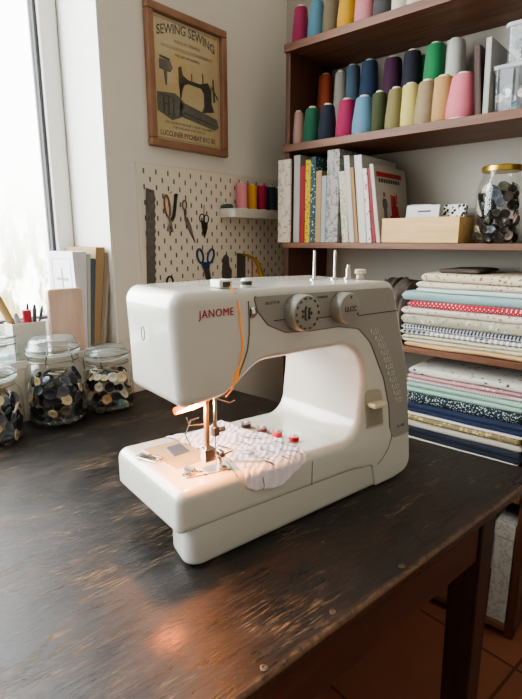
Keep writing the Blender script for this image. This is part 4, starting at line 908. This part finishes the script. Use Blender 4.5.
g = G(); pq([(.36, .36), (.94, .27), (.97, .20), (.90, .17), (.36, .23)]); pq([(.05, .39), (.30, .41), (.42, .36), (.38, .22), (.25, .18), (.05, .24)]); pq([(.09, .66), (.25, .66), (.28, .61), (.24, .57), (.09, .58)]); pq([(.15, .57), (.20, .57), (.19, .46), (.17, .46)]); g.build('printed_table', INK2, pic)
g = G(); pq([(.07, .375), (.27, .375), (.27, .37), (.07, .37)], .0010); pq([(.13, .37), (.14, .37), (.14, .24), (.13, .24)], .0010); pq([(.20, .37), (.21, .37), (.21, .22), (.20, .22)], .0010); pq([(.27, .37), (.28, .37), (.28, .21), (.27, .21)], .0010); pq([(.42, .27), (.90, .21), (.90, .205), (.42, .26)], .0010); pq([(.15, .31), (.19, .31), (.19, .30), (.15, .30)], .001); g.build('printed_detail', INK3, pic)
G().box(.0075, .0082, fw, PW-fw, fw, PH-fw).build('picture_glass', glass('picture_glass', low=.03, high=.35, body=.02), pic)
# ================================================================ SILL OBJECTS
def sill(px, py, X): p_ = on_x(px, py, X); return p_.y, p_.z
def board_on_sill(name, lab, cat, top, bot, ytop, mat_, Xf=-.962, dep=.11, ex=None):
    """a file standing on the sill, spine toward the room, leaning"""
    y0t, y1t = sill(top[0], ytop, Xf)[0], sill(top[1], ytop, Xf)[0]; zt_ = sill(top[0], ytop, Xf)[1]; y0b, y1b = sill(bot[0], 347, Xf)[0], sill(bot[1], 347, Xf)[0]
    t = thing(name, lab, cat, (Xf, y0b, SZ+.0005)); h = zt_-SZ; g = G()
    g.hexa([(0, 0, 0), (0, y1b-y0b, 0), (-dep, y1b-y0b, 0), (-dep, 0, 0)], [(0, y0t-y0b, h), (0, y1t-y0b, h), (-dep, y1t-y0b, h), (-dep, y0t-y0b, h)])
    g.build('cover', mat_, t, bevel=.0008); return t, h, y0t-y0b, dep
c1, h, sh, dp = board_on_sill('white_book', 'white book with a grey cross printed on its cover, leaning on the sill', 'book', (72, 86.5), (82, 88), 252, plain('white_book_cover', '#dcdce2', .6), dep=.105)
g = G()
def c1b(x0, x1, z0, z1):
    f_ = lambda x, z: Vector((x, sh*z/h-.0006, z)); g.hexa([f_(x0, z0), f_(x1, z0), f_(x1, z1), f_(x0, z1)], [f_(x0, z0)+Vector((0, .0005, 0)), f_(x1, z0)+Vector((0, .0005, 0)), f_(x1, z1)+Vector((0, .0005, 0)), f_(x0, z1)+Vector((0, .0005, 0))])
c1b(-.054, -.048, h-.095, h-.035); c1b(-.075, -.027, h-.060, h-.054); g.build('printed_cross', plain('cross_grey', '#9a9a9c', .7), c1)
g = G()
for a in ((-.092, -.012, h-.016, h-.0145), (-.092, -.012, .02, .0215), (-.092, -.0905, .02, h-.0145), (-.0135, -.012, .02, h-.0145)): c1b(*a)
g.build('printed_border', plain('border_grey', '#b5b5b5', .7), c1)
for nm, lb, tp, bt, yt, hx in (('folder', 'pale grey green folder standing between the white book and the blue file', (87, 90.8), (88.3, 91), 254, '#b9c1b9'), ('folder', 'slim navy and teal file standing in the row on the sill', (91, 95.6), (91.2, 94), 259, '#566570'), ('folder', 'kraft brown folder, the tallest of the files on the sill', (96, 105), (94.2, 100), 247.5, '#a58c68'), ('folder', 'thin grey-brown folder beside the kraft one', (105.3, 107.6), (100.2, 103), 253, '#948a7a'), ('folder', 'grey folder at the wall end of the files on the sill', (107.8, 110.8), (103.2, 106.4), 254, '#a29d92')):
    board_on_sill(nm, lb, 'folder', tp, bt, yt, plain('file_'+hx.strip('#'), hx, .7), dep=.10 if 'kraft' not in lb else .125)
# rounded wooden block
y0, z1 = sill(47.5, 290, -.948); y1, _ = sill(82, 290, -.948)
t = thing('wooden_caddy', 'rounded pale pinkish wooden block in front of the white book on the sill', 'wooden block', (-.948, y0, SZ+.0005))
bl = fillet([(0, 0, .004), (y1-y0, 0, .004), (y1-y0, z1-SZ, .009), (0, z1-SZ, .006)], 6)
g = G(); g.prism(bl, .012, Matrix(((0, 0, 1, -.012), (1, 0, 0, 0), (0, 1, 0, 0), (0, 0, 0, 1)))); g.build('block', wood('pink_wood', '#c9ad98', '#e0cdbf', .5, (30, 30, 6)), t, bevel=.003, seg=3)
# pen cup
y0, z1 = sill(12, 325, -.953); y1, _ = sill(46, 325, -.953)
t = thing('pen_cup', 'pale square pen cup on the window sill', 'pen cup', (-.9725, (y0+y1)/2, SZ+.0005)); w = (y1-y0)/2; hh = z1-SZ
g = G(); g.box(-.017, .0195, -w, -w+.003, 0, hh); g.box(-.017, .0195, w-.003, w, 0, hh); g.box(-.02, -.017, -w+.003, w-.003, 0, hh); g.box(.017, .02, -w+.003, w-.003, 0, hh); g.box(-.017, .017, -w+.003, w-.003, 0, .003)
g.build('cup', plain('cup_white', '#c9c9c3', .5), t, bevel=.0006)
cy = (y0+y1)/2; cz = z1
def stick(name, lab, cat, base, tip, r, m_, cap=None, flat=1):
    """base / tip : (dx, dy, dz) about the mouth of the cup"""
    o = Vector((-.9725, cy, SZ+.004)); b = Vector(base); e_ = Vector(tip); t = thing(name, lab, cat, o)
    g = G(); g.tube([b, b.lerp(e_, .9), e_], [r, r, r*.5 if flat == 1 else r], 10, flat=flat); g.build('barrel', m_, t, smooth=50)
    if cap: g = G(); g.tube([b.lerp(e_, .55), e_+(e_-b)*.02], r*1.15, 10); g.build('cap', cap, t, smooth=50)
H_ = hh
stick('wooden_ruler', 'light wooden ruler leaning left out of the pen cup', 'ruler', (0, .002, 0), (.002, -.060, .150), .0075, plain('ruler_wood', '#b08c5c', .5), flat=.25)
stick('red_marker', 'red marker with thick cap in the pen cup', 'marker', (.004, .004, 0), (.008, .002, H_+.018), .0075, plain('marker_red', '#a8283a', .4), plain('marker_cap', '#b02a40', .35))
stick('black_pen', 'dark slim pen leaning beside the red marker in the pen cup', 'pen', (-.006, .006, 0), (-.006, .011, H_+.030), .0028, BLK)
stick('grey_pen', 'thick dark grey pen standing right of the red marker in the pen cup', 'pen', (.004, .012, 0), (.004, .020, H_+.028), .004, plain('pen_grey', '#4d5356', .4))
stick('olive_pencil', 'dark pencil leaning right in the pen cup', 'pencil', (-.004, .016, 0), (.002, .036, H_+.024), .003, plain('pencil_dark', '#3d4145', .5))
stick('silver_pen', 'pale silver pen tilted left in the pen cup', 'pen', (.008, -.006, 0), (.010, -.020, H_+.016), .005, plain('pen_silver', '#a8adb3', .3, .4))
# ================================================================ LIGHT
def area(name, loc, rot, sx_, sy_, e, c):
    l = bpy.data.lights.new(name, 'AREA'); l.shape = 'RECTANGLE'; l.size = sx_; l.size_y = sy_; l.energy = e; l.color = c; o = bpy.data.objects.new(name, l); col.objects.link(o); o.location = loc; o.rotation_euler = rot; return o
area('window_daylight', (-1.22, -.44, 1.58), (0, R(-90), 0), 1.25, 1.6, 66, (.90, .96, 1))
l = bpy.data.lights.new('machine_lamp', 'POINT'); l.energy = 1.1; l.color = (1, .36, .08); l.shadow_soft_size = .006; o = bpy.data.objects.new('machine_lamp', l); col.objects.link(o); o.location = mwp(.018, .030, .158)
sp = bpy.data.lights.new('lamp_spill', 'SPOT'); sp.energy = 10.0; sp.color = (1, .20, .02); sp.spot_size = R(8); sp.spot_blend = 1; sp.shadow_soft_size = .01; o = bpy.data.objects.new('lamp_spill', sp); col.objects.link(o); o.location = mwp(-.012, .040, .158)
tgt = on_z(170, 637, TZ); o.rotation_euler = (tgt-o.location).to_track_quat('-Z', 'Y').to_euler()
w = bpy.data.worlds.new('world'); bpy.context.scene.world = w; w.use_nodes = True; bg = w.node_tree.nodes['Background']; bg.inputs[0].default_value = (.97, .98, 1, 1); bg.inputs[1].default_value = .36
vs = bpy.context.scene.view_settings; vs.view_transform = 'AgX'; vs.look = 'AgX - Medium High Contrast'; vs.exposure = .3
print('buttons', nb[0])
